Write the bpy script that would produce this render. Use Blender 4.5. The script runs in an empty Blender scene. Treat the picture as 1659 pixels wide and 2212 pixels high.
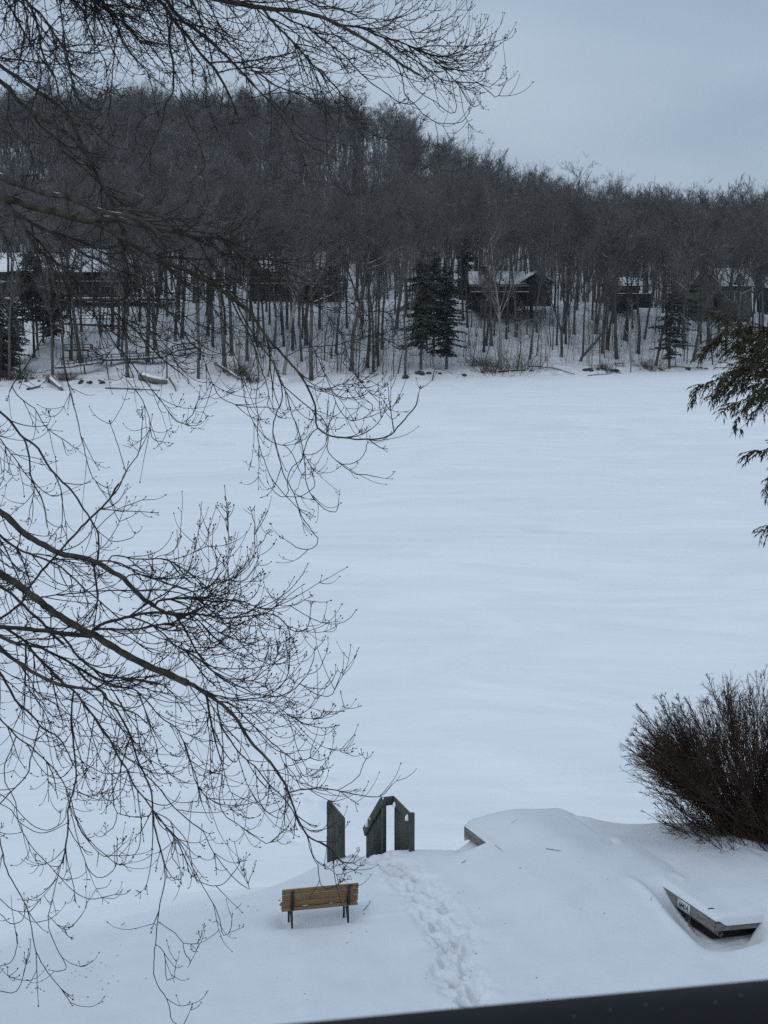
import bpy, math, random
import numpy as np
from mathutils import Vector, Matrix

random.seed(7)
RS = np.random.RandomState(11)
C = bpy.context.scene.collection

# ------------------------------------------------------------------ camera, sky, sun, exposure
ZC = 13.5                       # the window stands 13.5 m above the ice
PITCH = math.atan(466.0 / 3068.0)
F = 3068.0                      # focal length in pixels of a 1659 x 2212 view
CP, SP = math.cos(PITCH), math.sin(PITCH)

cam_data = bpy.data.cameras.new("camera")
cam_data.sensor_fit = 'VERTICAL'
cam_data.sensor_height = 36.0
cam_data.lens = 36.0 * F / 2212.0
cam_data.clip_start = 0.05
cam_data.clip_end = 3000.0
cam_data.dof.use_dof = True
cam_data.dof.focus_distance = 12.0
cam_data.dof.aperture_fstop = 22.0
cam = bpy.data.objects.new("camera", cam_data)
C.objects.link(cam)
cam.location = (0, 0, ZC)
cam.rotation_euler = (math.pi / 2 - PITCH, 0, 0)
bpy.context.scene.camera = cam

world = bpy.data.worlds.new("World")
bpy.context.scene.world = world
world.use_nodes = True
SUN_EL, SUN_AZ = math.radians(40), math.radians(220)
def build_world():
    nt = world.node_tree
    nt.nodes.clear()
    N, L = nt.nodes.new, nt.links.new
    out = N('ShaderNodeOutputWorld'); bg = N('ShaderNodeBackground')
    sky = N('ShaderNodeTexSky'); sky.sky_type = 'NISHITA'; sky.sun_disc = False
    sky.sun_elevation = SUN_EL; sky.sun_rotation = SUN_AZ
    sky.air_density = 1.0; sky.dust_density = 2.0
    tc = N('ShaderNodeTexCoord'); sep = N('ShaderNodeSeparateXYZ')
    L(tc.outputs['Generated'], sep.inputs[0])
    # overcast cloud deck, brighter overhead than at the horizon
    up = N('ShaderNodeMath'); up.operation = 'MAXIMUM'; up.inputs[1].default_value = 0.0
    L(sep.outputs['Z'], up.inputs[0])
    ov = N('ShaderNodeMath'); ov.operation = 'MULTIPLY_ADD'
    ov.inputs[1].default_value = 2.0; ov.inputs[2].default_value = 4.78
    L(up.outputs[0], ov.inputs[0])
    mp = N('ShaderNodeMapping'); mp.inputs['Scale'].default_value = (1.0, 1.0, 3.2)
    L(tc.outputs['Generated'], mp.inputs[0])
    no = N('ShaderNodeTexNoise'); no.inputs['Scale'].default_value = 3.0
    no.inputs['Detail'].default_value = 3.0; no.inputs['Roughness'].default_value = 0.45
    L(mp.outputs[0], no.inputs['Vector'])
    mr = N('ShaderNodeMapRange'); mr.inputs[1].default_value = 0.3; mr.inputs[2].default_value = 0.7
    mr.inputs[3].default_value = 0.85; mr.inputs[4].default_value = 1.15
    L(no.outputs['Fac'], mr.inputs[0])
    mu = N('ShaderNodeMath'); mu.operation = 'MULTIPLY'
    L(ov.outputs[0], mu.inputs[0]); L(mr.outputs[0], mu.inputs[1])
    tint = N('ShaderNodeVectorMath'); tint.operation = 'SCALE'
    hue = N('ShaderNodeMix'); hue.data_type = 'RGBA'        # thinner cloud is a touch bluer
    hue.inputs[6].default_value = (0.775, 0.985, 1.28, 1); hue.inputs[7].default_value = (0.835, 1.005, 1.205, 1)
    m01 = N('ShaderNodeMapRange'); m01.inputs[1].default_value = 0.35; m01.inputs[2].default_value = 0.65; L(no.outputs['Fac'], m01.inputs[0])
    L(m01.outputs[0], hue.inputs[0]); L(hue.outputs[2], tint.inputs[0])
    L(mu.outputs[0], tint.inputs['Scale'])
    mix = N('ShaderNodeMix'); mix.data_type = 'RGBA'; mix.inputs[0].default_value = 0.94
    L(sky.outputs[0], mix.inputs[6]); L(tint.outputs[0], mix.inputs[7])
    bg.inputs['Strength'].default_value = 0.1
    L(mix.outputs[2], bg.inputs['Color']); L(bg.outputs[0], out.inputs[0])
build_world()

sun_data = bpy.data.lights.new("sun", 'SUN')
sun_data.energy = 0.6
sun_data.angle = math.radians(32)
sun_data.color = (0.95, 0.97, 1.0)
sun = bpy.data.objects.new("sun", sun_data)
C.objects.link(sun)
sun.rotation_euler = (math.pi / 2 - SUN_EL, 0, math.radians(-40))
sun.location = (0, -20, 60)

scn = bpy.context.scene
scn.view_settings.view_transform = 'Standard'
scn.view_settings.look = 'None'
scn.view_settings.exposure = 0.0
scn.view_settings.gamma = 1.0
scn.view_settings.use_curve_mapping = False
scn.render.engine = 'CYCLES'
scn.cycles.use_denoising = False       # the fine twigs and the far woods stay crisp; the remaining grain is that of a dull winter day
scn.cycles.sample_clamp_indirect = 3.0
scn.cycles.max_bounces = 5
scn.cycles.diffuse_bounces = 3
scn.cycles.glossy_bounces = 2
scn.cycles.transmission_bounces = 2
scn.cycles.volume_bounces = 0
scn.cycles.caustics_reflective = False
scn.cycles.caustics_refractive = False

# ------------------------------------------------------------------ from picture measurements to places
def ray(u, v):
    xc, yc = (u - 829.5) / F, (1106.0 - v) / F
    return np.array([xc, CP + yc * SP, -SP + yc * CP])
def on_plane(u, v, z):
    d = ray(u, v); t = (z - ZC) / d[2]
    return np.array([0, 0, ZC]) + d * t
def at_depth(u, v, dep):        # dep: distance along the view axis
    return np.array([0, 0, ZC]) + ray(u, v) * dep
def at_y(u, v, y):
    d = ray(u, v); return np.array([0, 0, ZC]) + d * (y / d[1])
def project(x, y, z):
    dz = z - ZC
    dep = y * CP - dz * SP
    return 829.5 + F * x / dep, 1106.0 - F * (y * SP + dz * CP) / dep

# ------------------------------------------------------------------ mesh helpers
class MB:
    def __init__(self):
        self.V, self.Q, self.T, self.n = [], [], [], 0
    def add(self, v, q=None, t=None):
        v = np.asarray(v, float).reshape(-1, 3)
        if q is not None and len(q): self.Q.append(np.asarray(q, np.int64).reshape(-1, 4) + self.n)
        if t is not None and len(t): self.T.append(np.asarray(t, np.int64).reshape(-1, 3) + self.n)
        self.V.append(v); self.n += len(v)
        return self
    def box(self, c, s, R=None):
        sx, sy, sz = s[0] / 2, s[1] / 2, s[2] / 2
        v = np.array([[x, y, z] for z in (-sz, sz) for y in (-sy, sy) for x in (-sx, sx)])
        if R is not None: v = v @ np.asarray(R).T
        q = [(0, 2, 3, 1), (4, 5, 7, 6), (0, 1, 5, 4), (2, 6, 7, 3), (0, 4, 6, 2), (1, 3, 7, 5)]
        return self.add(v + np.asarray(c, float), q)
    def beam(self, a, b, w, h, up=(0, 0, 1)):        # a plank from a to b, w across, h along up
        a, b = np.asarray(a, float), np.asarray(b, float)
        t = b - a; L = np.linalg.norm(t); t = t / L
        s = np.cross(t, up); s /= np.linalg.norm(s); n = np.cross(s, t)
        R = np.stack([t, s, n], 1)
        return self.box((a + b) / 2, (L, w, h), R)
    def tubes(self, P, R, sides=4, cap=True):        # P (M,N,3) R (M,N)
        P = np.asarray(P, float); R = np.asarray(R, float)
        if P.ndim == 2: P = P[None]; R = R[None]
        M, N, _ = P.shape
        if M == 0: return self
        T = np.empty_like(P)
        T[:, 1:-1] = P[:, 2:] - P[:, :-2]; T[:, 0] = P[:, 1] - P[:, 0]; T[:, -1] = P[:, -1] - P[:, -2]
        T /= np.linalg.norm(T, axis=2, keepdims=True) + 1e-12
        ch = P[:, -1] - P[:, 0]; md = P[:, N // 2] - P[:, 0]
        ref = np.cross(ch, md)
        ln = np.linalg.norm(ref, axis=1); cl = np.linalg.norm(ch, axis=1) + 1e-9
        alt = np.cross(T[:, 0], np.where(np.abs(T[:, 0, 2:3]) > 0.8, [[1.0, 0.2, 0]], [[0.1, 0, 1.0]]))
        ref = np.where((ln < 0.02 * cl * cl)[:, None], alt, ref)
        ref = ref[:, None, :] - T * np.sum(T * ref[:, None, :], 2, keepdims=True)
        ref /= np.linalg.norm(ref, axis=2, keepdims=True) + 1e-12
        bi = np.cross(T, ref)
        a = np.arange(sides) * 2 * math.pi / sides
        ca, sa = np.cos(a), np.sin(a)
        V = P[:, :, None, :] + R[:, :, None, None] * (ref[:, :, None, :] * ca[None, None, :, None] + bi[:, :, None, :] * sa[None, None, :, None])
        V = V.reshape(-1, 3)
        m = np.arange(M)[:, None, None] * N * sides; k = np.arange(N - 1)[None, :, None] * sides
        i = np.arange(sides)[None, None, :]; j = (i + 1) % sides
        q = np.stack([m + k + i, m + k + j, m + k + sides + j, m + k + sides + i], -1).reshape(-1, 4)
        t = None
        if cap:
            e = (np.arange(M) * N * sides + (N - 1) * sides)[:, None]
            s = np.arange(1, sides - 1)[None, :]
            t = np.stack([e + 0 * s, e + s, e + s + 1], -1).reshape(-1, 3)
        return self.add(V, q, t)
    def mesh(self, name, mat, smooth=False):
        me = bpy.data.meshes.new(name)
        V = np.concatenate(self.V) if self.V else np.zeros((0, 3))
        Q = np.concatenate(self.Q) if self.Q else np.zeros((0, 4), np.int64)
        T = np.concatenate(self.T) if self.T else np.zeros((0, 3), np.int64)
        me.vertices.add(len(V)); me.vertices.foreach_set('co', V.astype(np.float32).ravel())
        nl = len(Q) * 4 + len(T) * 3
        me.loops.add(nl)
        me.loops.foreach_set('vertex_index', np.concatenate([Q.ravel(), T.ravel()]).astype(np.int32))
        me.polygons.add(len(Q) + len(T))
        st = np.concatenate([np.arange(len(Q)) * 4, len(Q) * 4 + np.arange(len(T)) * 3]).astype(np.int32)
        me.polygons.foreach_set('loop_start', st)
        if smooth: me.polygons.foreach_set('use_smooth', np.ones(len(Q) + len(T), bool))
        me.update(calc_edges=True)
        if mat: me.materials.append(mat)
        return me
    def build(self, name, mat, parent=None, smooth=False, world_space=True, **props):
        return put(name, self.mesh(name, mat, smooth), parent, world_space, **props)

def put(name, me, parent=None, world_space=True, **props):
    o = bpy.data.objects.new(name, me)
    C.objects.link(o)
    if parent is not None:
        o.parent = parent
        if world_space:
            o.matrix_parent_inverse = (Matrix.LocRotScale(parent.location, parent.rotation_euler, parent.scale)).inverted()
    for k, v in props.items(): o[k] = v
    return o
def thing(name, label, cat, loc=(0, 0, 0), rotz=0.0, group=None):
    o = bpy.data.objects.new(name, None); C.objects.link(o)
    o.location = [float(c) for c in loc]; o.rotation_euler = (0, 0, rotz)
    o.empty_display_size = 0.2
    o['label'] = label; o['category'] = cat
    if group: o['group'] = group
    return o
def tag(o, label, cat, group=None):
    o['label'] = label; o['category'] = cat
    if group: o['group'] = group
    return o
def rotz(a):
    c, s = math.cos(a), math.sin(a)
    return np.array([[c, -s, 0], [s, c, 0], [0, 0, 1.0]])
def unit(v):
    v = np.asarray(v, float)
    return v / (np.linalg.norm(v, axis=-1, keepdims=True) + 1e-12)
def smooth(a, b, x):
    t = np.clip((x - a) / (b - a), 0, 1); return t * t * (3 - 2 * t)
_perm = np.random.RandomState(3).randint(0, 2 ** 31, 4096)
def vnoise(x, y, seed=0):        # value noise 0..1
    x = np.asarray(x, float); y = np.asarray(y, float)
    xi, yi = np.floor(x).astype(int), np.floor(y).astype(int)
    fx, fy = x - xi, y - yi
    fx, fy = fx * fx * (3 - 2 * fx), fy * fy * (3 - 2 * fy)
    def h(a, b): return (_perm[(_perm[(a + seed * 131) & 4095] + b * 57) & 4095] % 10007) / 10007.0
    return (h(xi, yi) * (1 - fx) + h(xi + 1, yi) * fx) * (1 - fy) + (h(xi, yi + 1) * (1 - fx) + h(xi + 1, yi + 1) * fx) * fy
def fbm(x, y, seed=0, oct=3):
    s, a, t = 0, 1.0, 0
    for k in range(oct):
        s = s + a * (vnoise(x * 2 ** k, y * 2 ** k, seed + k) - 0.5); t += a; a *= 0.5
    return s / t * 2

# ------------------------------------------------------------------ materials
def mat(name, col, rough=0.8, var=0.0, scale=6.0, col2=None, bump=0.0, bscale=40.0, stretch=(1, 1, 1), spec=0.3, metal=0.0, rand=0.0, coord='Object', snowy=0.0):
    m = bpy.data.materials.new(name); m.use_nodes = True
    nt = m.node_tree; N, L = nt.nodes.new, nt.links.new
    b = nt.nodes['Principled BSDF']
    b.inputs['Roughness'].default_value = rough
    b.inputs['Specular IOR Level'].default_value = spec
    b.inputs['Metallic'].default_value = metal
    c2 = col2 or tuple(max(0, c * (1 - var)) for c in col)
    tc = N('ShaderNodeTexCoord'); mp = N('ShaderNodeMapping'); mp.inputs['Scale'].default_value = stretch
    L(tc.outputs[coord], mp.inputs[0])
    no = N('ShaderNodeTexNoise'); no.inputs['Scale'].default_value = scale; no.inputs['Detail'].default_value = 5
    L(mp.outputs[0], no.inputs['Vector'])
    rp = N('ShaderNodeMapRange'); rp.inputs[1].default_value = 0.35; rp.inputs[2].default_value = 0.65
    L(no.outputs['Fac'], rp.inputs[0])
    mx = N('ShaderNodeMix'); mx.data_type = 'RGBA'
    mx.inputs[6].default_value = (*c2, 1); mx.inputs[7].default_value = (*col, 1)
    L(rp.outputs[0], mx.inputs[0])
    last = mx.outputs[2]
    if rand:
        oi = N('ShaderNodeObjectInfo'); hs = N('ShaderNodeHueSaturation')
        mr = N('ShaderNodeMapRange'); mr.inputs[3].default_value = 1 - rand; mr.inputs[4].default_value = 1 + rand
        L(oi.outputs['Random'], mr.inputs[0]); L(mr.outputs[0], hs.inputs['Value']); L(last, hs.inputs['Color'])
        last = hs.outputs[0]
    if snowy:                                            # snow lodged on the upper side of limbs, broken by noise
        ge = N('ShaderNodeNewGeometry'); sp = N('ShaderNodeSeparateXYZ'); L(ge.outputs['True Normal'], sp.inputs[0])
        n3 = N('ShaderNodeTexNoise'); n3.inputs['Scale'].default_value = 1.3; L(tc.outputs[coord], n3.inputs['Vector'])
        ad = N('ShaderNodeMath'); ad.operation = 'MULTIPLY_ADD'; ad.inputs[1].default_value = 0.9; ad.inputs[2].default_value = -0.45
        L(n3.outputs['Fac'], ad.inputs[0])
        a2 = N('ShaderNodeMath'); a2.operation = 'ADD'; L(sp.outputs['Z'], a2.inputs[0]); L(ad.outputs[0], a2.inputs[1])
        gt = N('ShaderNodeMapRange'); gt.inputs[1].default_value = snowy; gt.inputs[2].default_value = snowy + 0.12; L(a2.outputs[0], gt.inputs[0])
        ms = N('ShaderNodeMix'); ms.data_type = 'RGBA'; ms.inputs[7].default_value = (0.62, 0.62, 0.63, 1)
        L(gt.outputs[0], ms.inputs[0]); L(last, ms.inputs[6]); last = ms.outputs[2]
    L(last, b.inputs['Base Color'])
    if bump:
        n2 = N('ShaderNodeTexNoise'); n2.inputs['Scale'].default_value = bscale; n2.inputs['Detail'].default_value = 4
        L(mp.outputs[0], n2.inputs['Vector'])
        bp = N('ShaderNodeBump'); bp.inputs['Strength'].default_value = bump; bp.inputs['Distance'].default_value = 0.02
        L(n2.outputs['Fac'], bp.inputs['Height']); L(bp.outputs[0], b.inputs['Normal'])
    return m

M = {}
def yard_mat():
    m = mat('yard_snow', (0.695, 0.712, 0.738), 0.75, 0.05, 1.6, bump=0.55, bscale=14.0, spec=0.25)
    # shade from house and trees put into the yard colour, fading towards the ice
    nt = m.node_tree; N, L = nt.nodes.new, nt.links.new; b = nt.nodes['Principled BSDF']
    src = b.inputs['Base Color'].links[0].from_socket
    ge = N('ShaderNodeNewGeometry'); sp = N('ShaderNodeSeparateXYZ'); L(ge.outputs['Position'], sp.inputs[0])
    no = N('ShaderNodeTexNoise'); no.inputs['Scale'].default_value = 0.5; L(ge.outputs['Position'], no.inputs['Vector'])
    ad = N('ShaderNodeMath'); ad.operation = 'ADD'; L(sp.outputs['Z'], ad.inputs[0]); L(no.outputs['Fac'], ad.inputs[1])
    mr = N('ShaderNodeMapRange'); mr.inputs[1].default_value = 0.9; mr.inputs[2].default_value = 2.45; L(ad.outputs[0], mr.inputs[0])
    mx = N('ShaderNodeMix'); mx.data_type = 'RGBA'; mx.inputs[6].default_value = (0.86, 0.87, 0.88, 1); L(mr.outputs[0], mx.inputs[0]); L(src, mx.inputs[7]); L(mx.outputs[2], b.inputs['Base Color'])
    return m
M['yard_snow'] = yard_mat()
M['snow'] = mat('snow', (0.84, 0.85, 0.86), 0.8, 0.06, 2.0, spec=0.2)
M['hill_snow'] = mat('hill_snow', (0.80, 0.80, 0.81), 0.9, col2=(0.62, 0.61, 0.60), scale=0.5, spec=0.1, bump=0.3, bscale=1.5)
M['bark'] = mat('bark', (0.074, 0.068, 0.060), 0.9, col2=(0.034, 0.031, 0.027), scale=30, bump=0.5, bscale=90, stretch=(1, 1, 0.5), spec=0.15)
M['moss_bark'] = mat('moss_bark', (0.098, 0.090, 0.066), 0.95, col2=(0.042, 0.038, 0.031), scale=18, bump=0.8, bscale=70, spec=0.1)
M['twig'] = mat('twig', (0.030, 0.025, 0.023), 0.75, 0.35, 40, spec=0.25)
M['bud'] = mat('bud', (0.045, 0.025, 0.022), 0.6, 0.3, 60, spec=0.3)
M['far_bark'] = mat('far_bark', (0.105, 0.099, 0.090), 0.95, col2=(0.056, 0.052, 0.047), scale=2.0, stretch=(1, 1, 0.25), spec=0.05, rand=0.30, snowy=0.62)
M['pale_bark'] = mat('pale_bark', (0.26, 0.245, 0.22), 0.95, col2=(0.15, 0.14, 0.125), scale=1.5, stretch=(1, 1, 0.3), spec=0.05, rand=0.2, snowy=0.62)
M['far_twig'] = mat('far_twig', (0.150, 0.140, 0.130), 0.95, col2=(0.100, 0.094, 0.089), scale=0.3, spec=0.03, rand=0.25)
M['forest_twig'] = mat('forest_twig', (0.165, 0.155, 0.148), 0.95, col2=(0.105, 0.100, 0.097), scale=0.1, spec=0.02, rand=0.45)
M['fir'] = mat('fir', (0.050, 0.058, 0.048), 0.9, 0.45, 0.8, spec=0.1, rand=0.2)
M['hemlock'] = mat('hemlock', (0.052, 0.054, 0.024), 0.8, col2=(0.040, 0.030, 0.016), scale=3.5, spec=0.2)
M['shrub'] = mat('shrub', (0.072, 0.042, 0.029), 0.85, col2=(0.034, 0.024, 0.019), scale=2.0, spec=0.1)
M['brush'] = mat('brush', (0.11, 0.080, 0.062), 0.95, 0.4, 1.0, spec=0.05)
M['bench_wood'] = mat('bench_wood', (0.25, 0.146, 0.070), 0.65, col2=(0.155, 0.092, 0.048), scale=5, stretch=(1, 12, 12), bump=0.15, bscale=30, spec=0.3)
M['iron'] = mat('iron', (0.018, 0.020, 0.022), 0.55, 0.3, 30, spec=0.4)
M['rail_wood'] = mat('rail_wood', (0.092, 0.098, 0.088), 0.85, col2=(0.050, 0.055, 0.050), scale=4, stretch=(1, 1, 0.35), bump=0.4, bscale=30, spec=0.15)
M['dock_wood'] = mat('dock_wood', (0.24, 0.235, 0.22), 0.85, col2=(0.13, 0.13, 0.12), scale=4, stretch=(1, 1, 6), bump=0.4, bscale=24, spec=0.15)
M['dark_wood'] = mat('dark_wood', (0.024, 0.021, 0.018), 0.9, 0.4, 5, spec=0.1)
M['sign_white'] = mat('sign_white', (0.62, 0.62, 0.62), 0.6, 0.1, 5)
M['ink'] = mat('ink', (0.015, 0.016, 0.018), 0.7, 0.1, 5)
M['rail_black'] = mat('rail_black', (0.013, 0.014, 0.017), 0.55, 0.35, 14, spec=0.15)
M['panel_black'] = mat('panel_black', (0.006, 0.006, 0.007), 0.6, 0.2, 10, spec=0.1)
M['house_dark'] = mat('house_dark', (0.040, 0.038, 0.040), 0.9, 0.25, 2.5, stretch=(1, 1, 5), spec=0.1)
M['house_navy'] = mat('house_navy', (0.030, 0.034, 0.045), 0.9, 0.25, 2.5, stretch=(1, 1, 5), spec=0.1)
M['house_brown'] = mat('house_brown', (0.060, 0.048, 0.040), 0.9, 0.25, 2.5, stretch=(1, 1, 5), spec=0.1)
M['house_sage'] = mat('house_sage', (0.135, 0.140, 0.125), 0.9, 0.2, 2.5, stretch=(1, 1, 5), spec=0.1)
M['trim_white'] = mat('trim_white', (0.42, 0.42, 0.42), 0.7, 0.1, 3)
M['trim_dim'] = mat('trim_dim', (0.20, 0.20, 0.20), 0.7, 0.15, 3)
M['pane'] = mat('pane', (0.020, 0.023, 0.028), 0.15, 0.3, 1.5, spec=0.5)
M['old_wood'] = mat('old_wood', (0.10, 0.088, 0.075), 0.95, 0.4, 3, spec=0.05)
M['driftwood'] = mat('driftwood', (0.20, 0.175, 0.15), 0.95, 0.45, 2, stretch=(4, 1, 4), spec=0.05, bump=0.5, bscale=8)
M['rock'] = mat('rock', (0.075, 0.078, 0.066), 0.95, 0.5, 3, spec=0.1, bump=0.5, bscale=6)
# ------------------------------------------------------------------ ground: lake, yard, far hillside
ZY = 1.8                                             # level of the snow-covered yard above the ice
def grid_mesh(name, X, Y, Z, m, parent=None):
    ny, nx = X.shape
    V = np.stack([X, Y, Z], -1).reshape(-1, 3)
    i = (np.arange(ny - 1)[:, None] * nx + np.arange(nx - 1)[None, :]).reshape(-1)
    q = np.stack([i, i + 1, i + nx + 1, i + nx], -1)
    mb = MB(); mb.add(V, q)
    return mb.build(name, m, None, smooth=True)

_crest = np.array([on_plane(u, v, ZY)[:2] for u, v in
    [(-500, 2040), (0, 1955), (330, 1896), (560, 1862), (700, 1836), (760, 1822), (960, 1824), (1010, 1806),
     (1090, 1792), (1240, 1788), (1400, 1782), (1540, 1782), (1610, 1800), (1659, 1830), (1800, 1900)]])
def crest_y(x): return np.interp(x, _crest[:, 0], _crest[:, 1])

# footprints: a trench of overlapping boot holes from under the window to the stair
_path = np.array([on_plane(u, v, ZY)[:2] for u, v in
    [(1020, 2290), (1012, 2215), (1012, 2150), (985, 2095), (985, 2040), (950, 1985), (930, 1945), (890, 1905), (862, 1878), (822, 1850), (790, 1828)]])
_seg = np.r_[0, np.cumsum(np.linalg.norm(np.diff(_path, axis=0), axis=1))]
def path_at(s): return np.array([np.interp(s, _seg, _path[:, 0]), np.interp(s, _seg, _path[:, 1])])
_prs = np.random.RandomState(5)
PRINTS = []
s, side = 0.0, 1
while s < _seg[-1] - 0.2:
    p = path_at(s); q = path_at(min(s + 0.2, _seg[-1])); t = unit(q - p); n = np.array([-t[1], t[0]])
    for rep in range(3):                               # several crossings, none of them in step
        if rep == 0 or _prs.rand() < 0.6:
            o = p + n * (side * _prs.uniform(0.02, 0.22) * (1 + .6 * rep)) + t * _prs.uniform(-0.25, 0.25)
            PRINTS.append((o[0], o[1], math.atan2(t[1], t[0]) + _prs.normal(0, 0.3), _prs.uniform(0.17, 0.40), _prs.uniform(0.065, 0.12), _prs.uniform(0.07, 0.17) / (1 + .5 * rep)))
        side = -side
    s += _prs.uniform(0.30, 0.46)
for k in range(46):                                  # kicked-out lumps and crumbs
    p = path_at(_prs.uniform(0, _seg[-1] * 0.97))
    o = p + _prs.normal(0, 0.33, 2)
    PRINTS.append((o[0], o[1], _prs.uniform(0, 3), _prs.uniform(0.04, 0.13), _prs.uniform(0.03, 0.08), _prs.uniform(-0.07, 0.05)))

# two dock sections lie under the snow on the right, parallel to each other
DZ = 2.02
DOCK_B0 = on_plane(1544, 1986, DZ)[:2]               # near left corner of the nearer one (deck level)
DOCK_DIR = unit(unit(on_plane(1447, 1932, DZ)[:2] - DOCK_B0) + unit(on_plane(1005, 1783, 2.05)[:2] - on_plane(1040, 1818, 2.05)[:2]))
DOCK_SIDE = np.array([DOCK_DIR[1], -DOCK_DIR[0]])
DOCK_A0 = on_plane(1005, 1783, 2.05)[:2]             # far left corner of the farther one
BENCH_C = (on_plane(636, 2000, 1.62)[:2] + on_plane(748, 1989, 1.62)[:2]) / 2
BENCH_DIR = unit(on_plane(748, 1989, 1.62)[:2] - on_plane(636, 2000, 1.62)[:2])
BENCH_C = BENCH_C + np.array([0.0, -0.22])
BENCH_N = np.array([-BENCH_DIR[1], BENCH_DIR[0]])

def dock_a_top(a, b):
    return 2.105 + 0.24 * np.exp(-((a - 3.3) / 1.7) ** 2 - ((b - 1.05) / 0.85) ** 2) + 0.03 * fbm(a * 0.8, b * 0.8, 21)
def dock_b_top(a, b):
    return 2.10 - 0.08 * np.clip(b, 0, 1.3) + 0.13 * smooth(0.5, 1.6, b) - 0.02 * smooth(1.9, 2.6, a) + 0.025 * fbm(a * 1.1, b * 1.1, 31)
def yard_z(X, Y):
    X = np.asarray(X, float); Y = np.asarray(Y, float)
    z = ZY + 0.012 * (24 - Y) * (Y < 24) + 0.05 * fbm(X * 0.35, Y * 0.28, 1) + 0.02 * fbm(X * 1.1, Y * 0.8, 5) + 0.006 * fbm(X * 4.5, Y * 3.2, 7)
    z = z + 0.010 * fbm(X * 2.0, Y * 7.0, 9) * smooth(1.5, 4, X) * smooth(24.5, 22.5, Y)       # wind ripples, lower right
    # soft drift line across the yard
    z = z + 0.05 * np.exp(-((Y - 24.9 - 0.05 * X) / 0.35) ** 2) * smooth(-1, 1, X)
    z = z + 0.13 * smooth(2.6, 4.2, X) * smooth(8.5, 6.5, X) * smooth(26.5, 28.5, Y)
    # bank edge
    c = crest_y(X) + 0.25 * fbm(X * 0.5, X * 0 + 3.3, 2)
    sdist = Y - c
    wide = np.interp(X, [-6, -4, -2.6, -1.4, 0.2, 8], [6.0, 5.8, 4.8, 3.0, 1.8, 2.2])
    lead = np.interp(X, [-6, -4, -2.6, -1.4, 0.2, 8], [4.4, 3.8, 2.7, 1.1, 0.3, 0.4])
    z = z - 2.15 * smooth(-lead, wide, sdist)
    # drifts against the dock sections (their own caps of snow are built with them)
    A = DOCK_A0 - DOCK_DIR * 4.6      # corner of the far one
    a = (X - A[0]) * DOCK_DIR[0] + (Y - A[1]) * DOCK_DIR[1]; b = (X - A[0]) * DOCK_SIDE[0] + (Y - A[1]) * DOCK_SIDE[1]
    out = np.maximum(np.maximum(-a, a - 4.6), 0)
    lvl = dock_a_top(a, b) + 0.022 * smooth(3.0, 2.5, a) - 0.022 * smooth(2.5, 3.0, a)
    w = smooth(1.3, 0.0, np.maximum(-b, 0)) * smooth(1.2, 0.0, out) * smooth(1.5, 0.0, np.maximum(b - 2.3, 0))
    w = w * np.where(b < 0.12, smooth(4.05, 3.3, a), 1.0) * smooth(4.55, 4.1, a)
    z = np.where(w > 0.003, np.maximum(z, z * (1 - w) + lvl * w), z)
    z = z - 0.16 * np.exp(-(((a - 4.25) / 0.5) ** 2) - ((b + 0.25) / 0.3) ** 2) * (b < 0.1)
    a = (X - DOCK_B0[0]) * DOCK_DIR[0] + (Y - DOCK_B0[1]) * DOCK_DIR[1]; b = (X - DOCK_B0[0]) * DOCK_SIDE[0] + (Y - DOCK_B0[1]) * DOCK_SIDE[1]
    lvl = dock_b_top(a, b) + 0.022 * smooth(2.2, 2.8, a) - 0.022 * smooth(2.8, 2.2, a)
    w = smooth(1.1, 0.0, np.maximum(-b, 0)) * smooth(0.9, 0.0, np.maximum(-a, 0)) * smooth(1.5, 0.0, np.maximum(b - 2.5, 0)) * smooth(1.6, 0.0, np.maximum(a - 2.6, 0))
    w = w * np.where(b < 0.12, smooth(1.45, 1.85, a), 1.0) * np.where(a < 0.12, smooth(0.75, 1.15, b), 1.0)
    z = np.where(w > 0.003, np.maximum(z, z * (1 - w) + lvl * w), z)
    s1 = np.exp(-((np.minimum(b, 0) + 0.04) / 0.36) ** 2) * smooth(1.95, 1.1, a) * smooth(-0.8, -0.2, a) * (b < 0.35)
    s2 = np.exp(-((np.minimum(a, 0) + 0.06) / 0.42) ** 2) * smooth(1.35, 0.7, b) * smooth(-0.6, -0.1, b) * (a < 0.35)
    z = z - np.maximum(0.42 * s1, 0.44 * s2)
    z = z + 0.09 * np.exp(-((np.minimum(b, 0) + 0.60) / 0.13) ** 2) * smooth(2.3, 1.6, a) * smooth(-0.4, 0.3, a) * (b < 0)
    # under the sections the ground stays low
    und = (b > 0.05) & (b < 2.4) & (a > 0.03) & (a < 1.6) & ((b < 0.16) | (a < 0.16) | (b > 0.16))
    und = und & ~((b > 1.2) & (a < 0.16))
    z = np.where(und, np.minimum(z, 1.42), z)
    # bench: swept hollow underneath and a low drift behind it
    a = (X - BENCH_C[0]) * BENCH_DIR[0] + (Y - BENCH_C[1]) * BENCH_DIR[1]
    b = (X - BENCH_C[0]) * BENCH_N[0] + (Y - BENCH_C[1]) * BENCH_N[1]
    z = z - 0.17 * np.exp(-(a / 0.95) ** 4 - ((b - 0.22) / 0.42) ** 2)
    for la in (-0.56, 0.56):
        for lb in (0.0, 0.42):
            z = z - 0.07 * np.exp(-(((a - la + 0.06) / 0.12) ** 2) - ((b - lb) / 0.10) ** 2)
    z = z + 0.05 * np.exp(-((b + 0.35) / 0.28) ** 2 - ((a - 0.2) / 1.5) ** 4)
    z = z + 0.04 * np.exp(-((b + 0.05) / 0.10) ** 2) * smooth(0.7, 1.0, a) * smooth(3.0, 1.2, a)
    # footprints
    tr = np.full(X.shape, 9.0)
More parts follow.
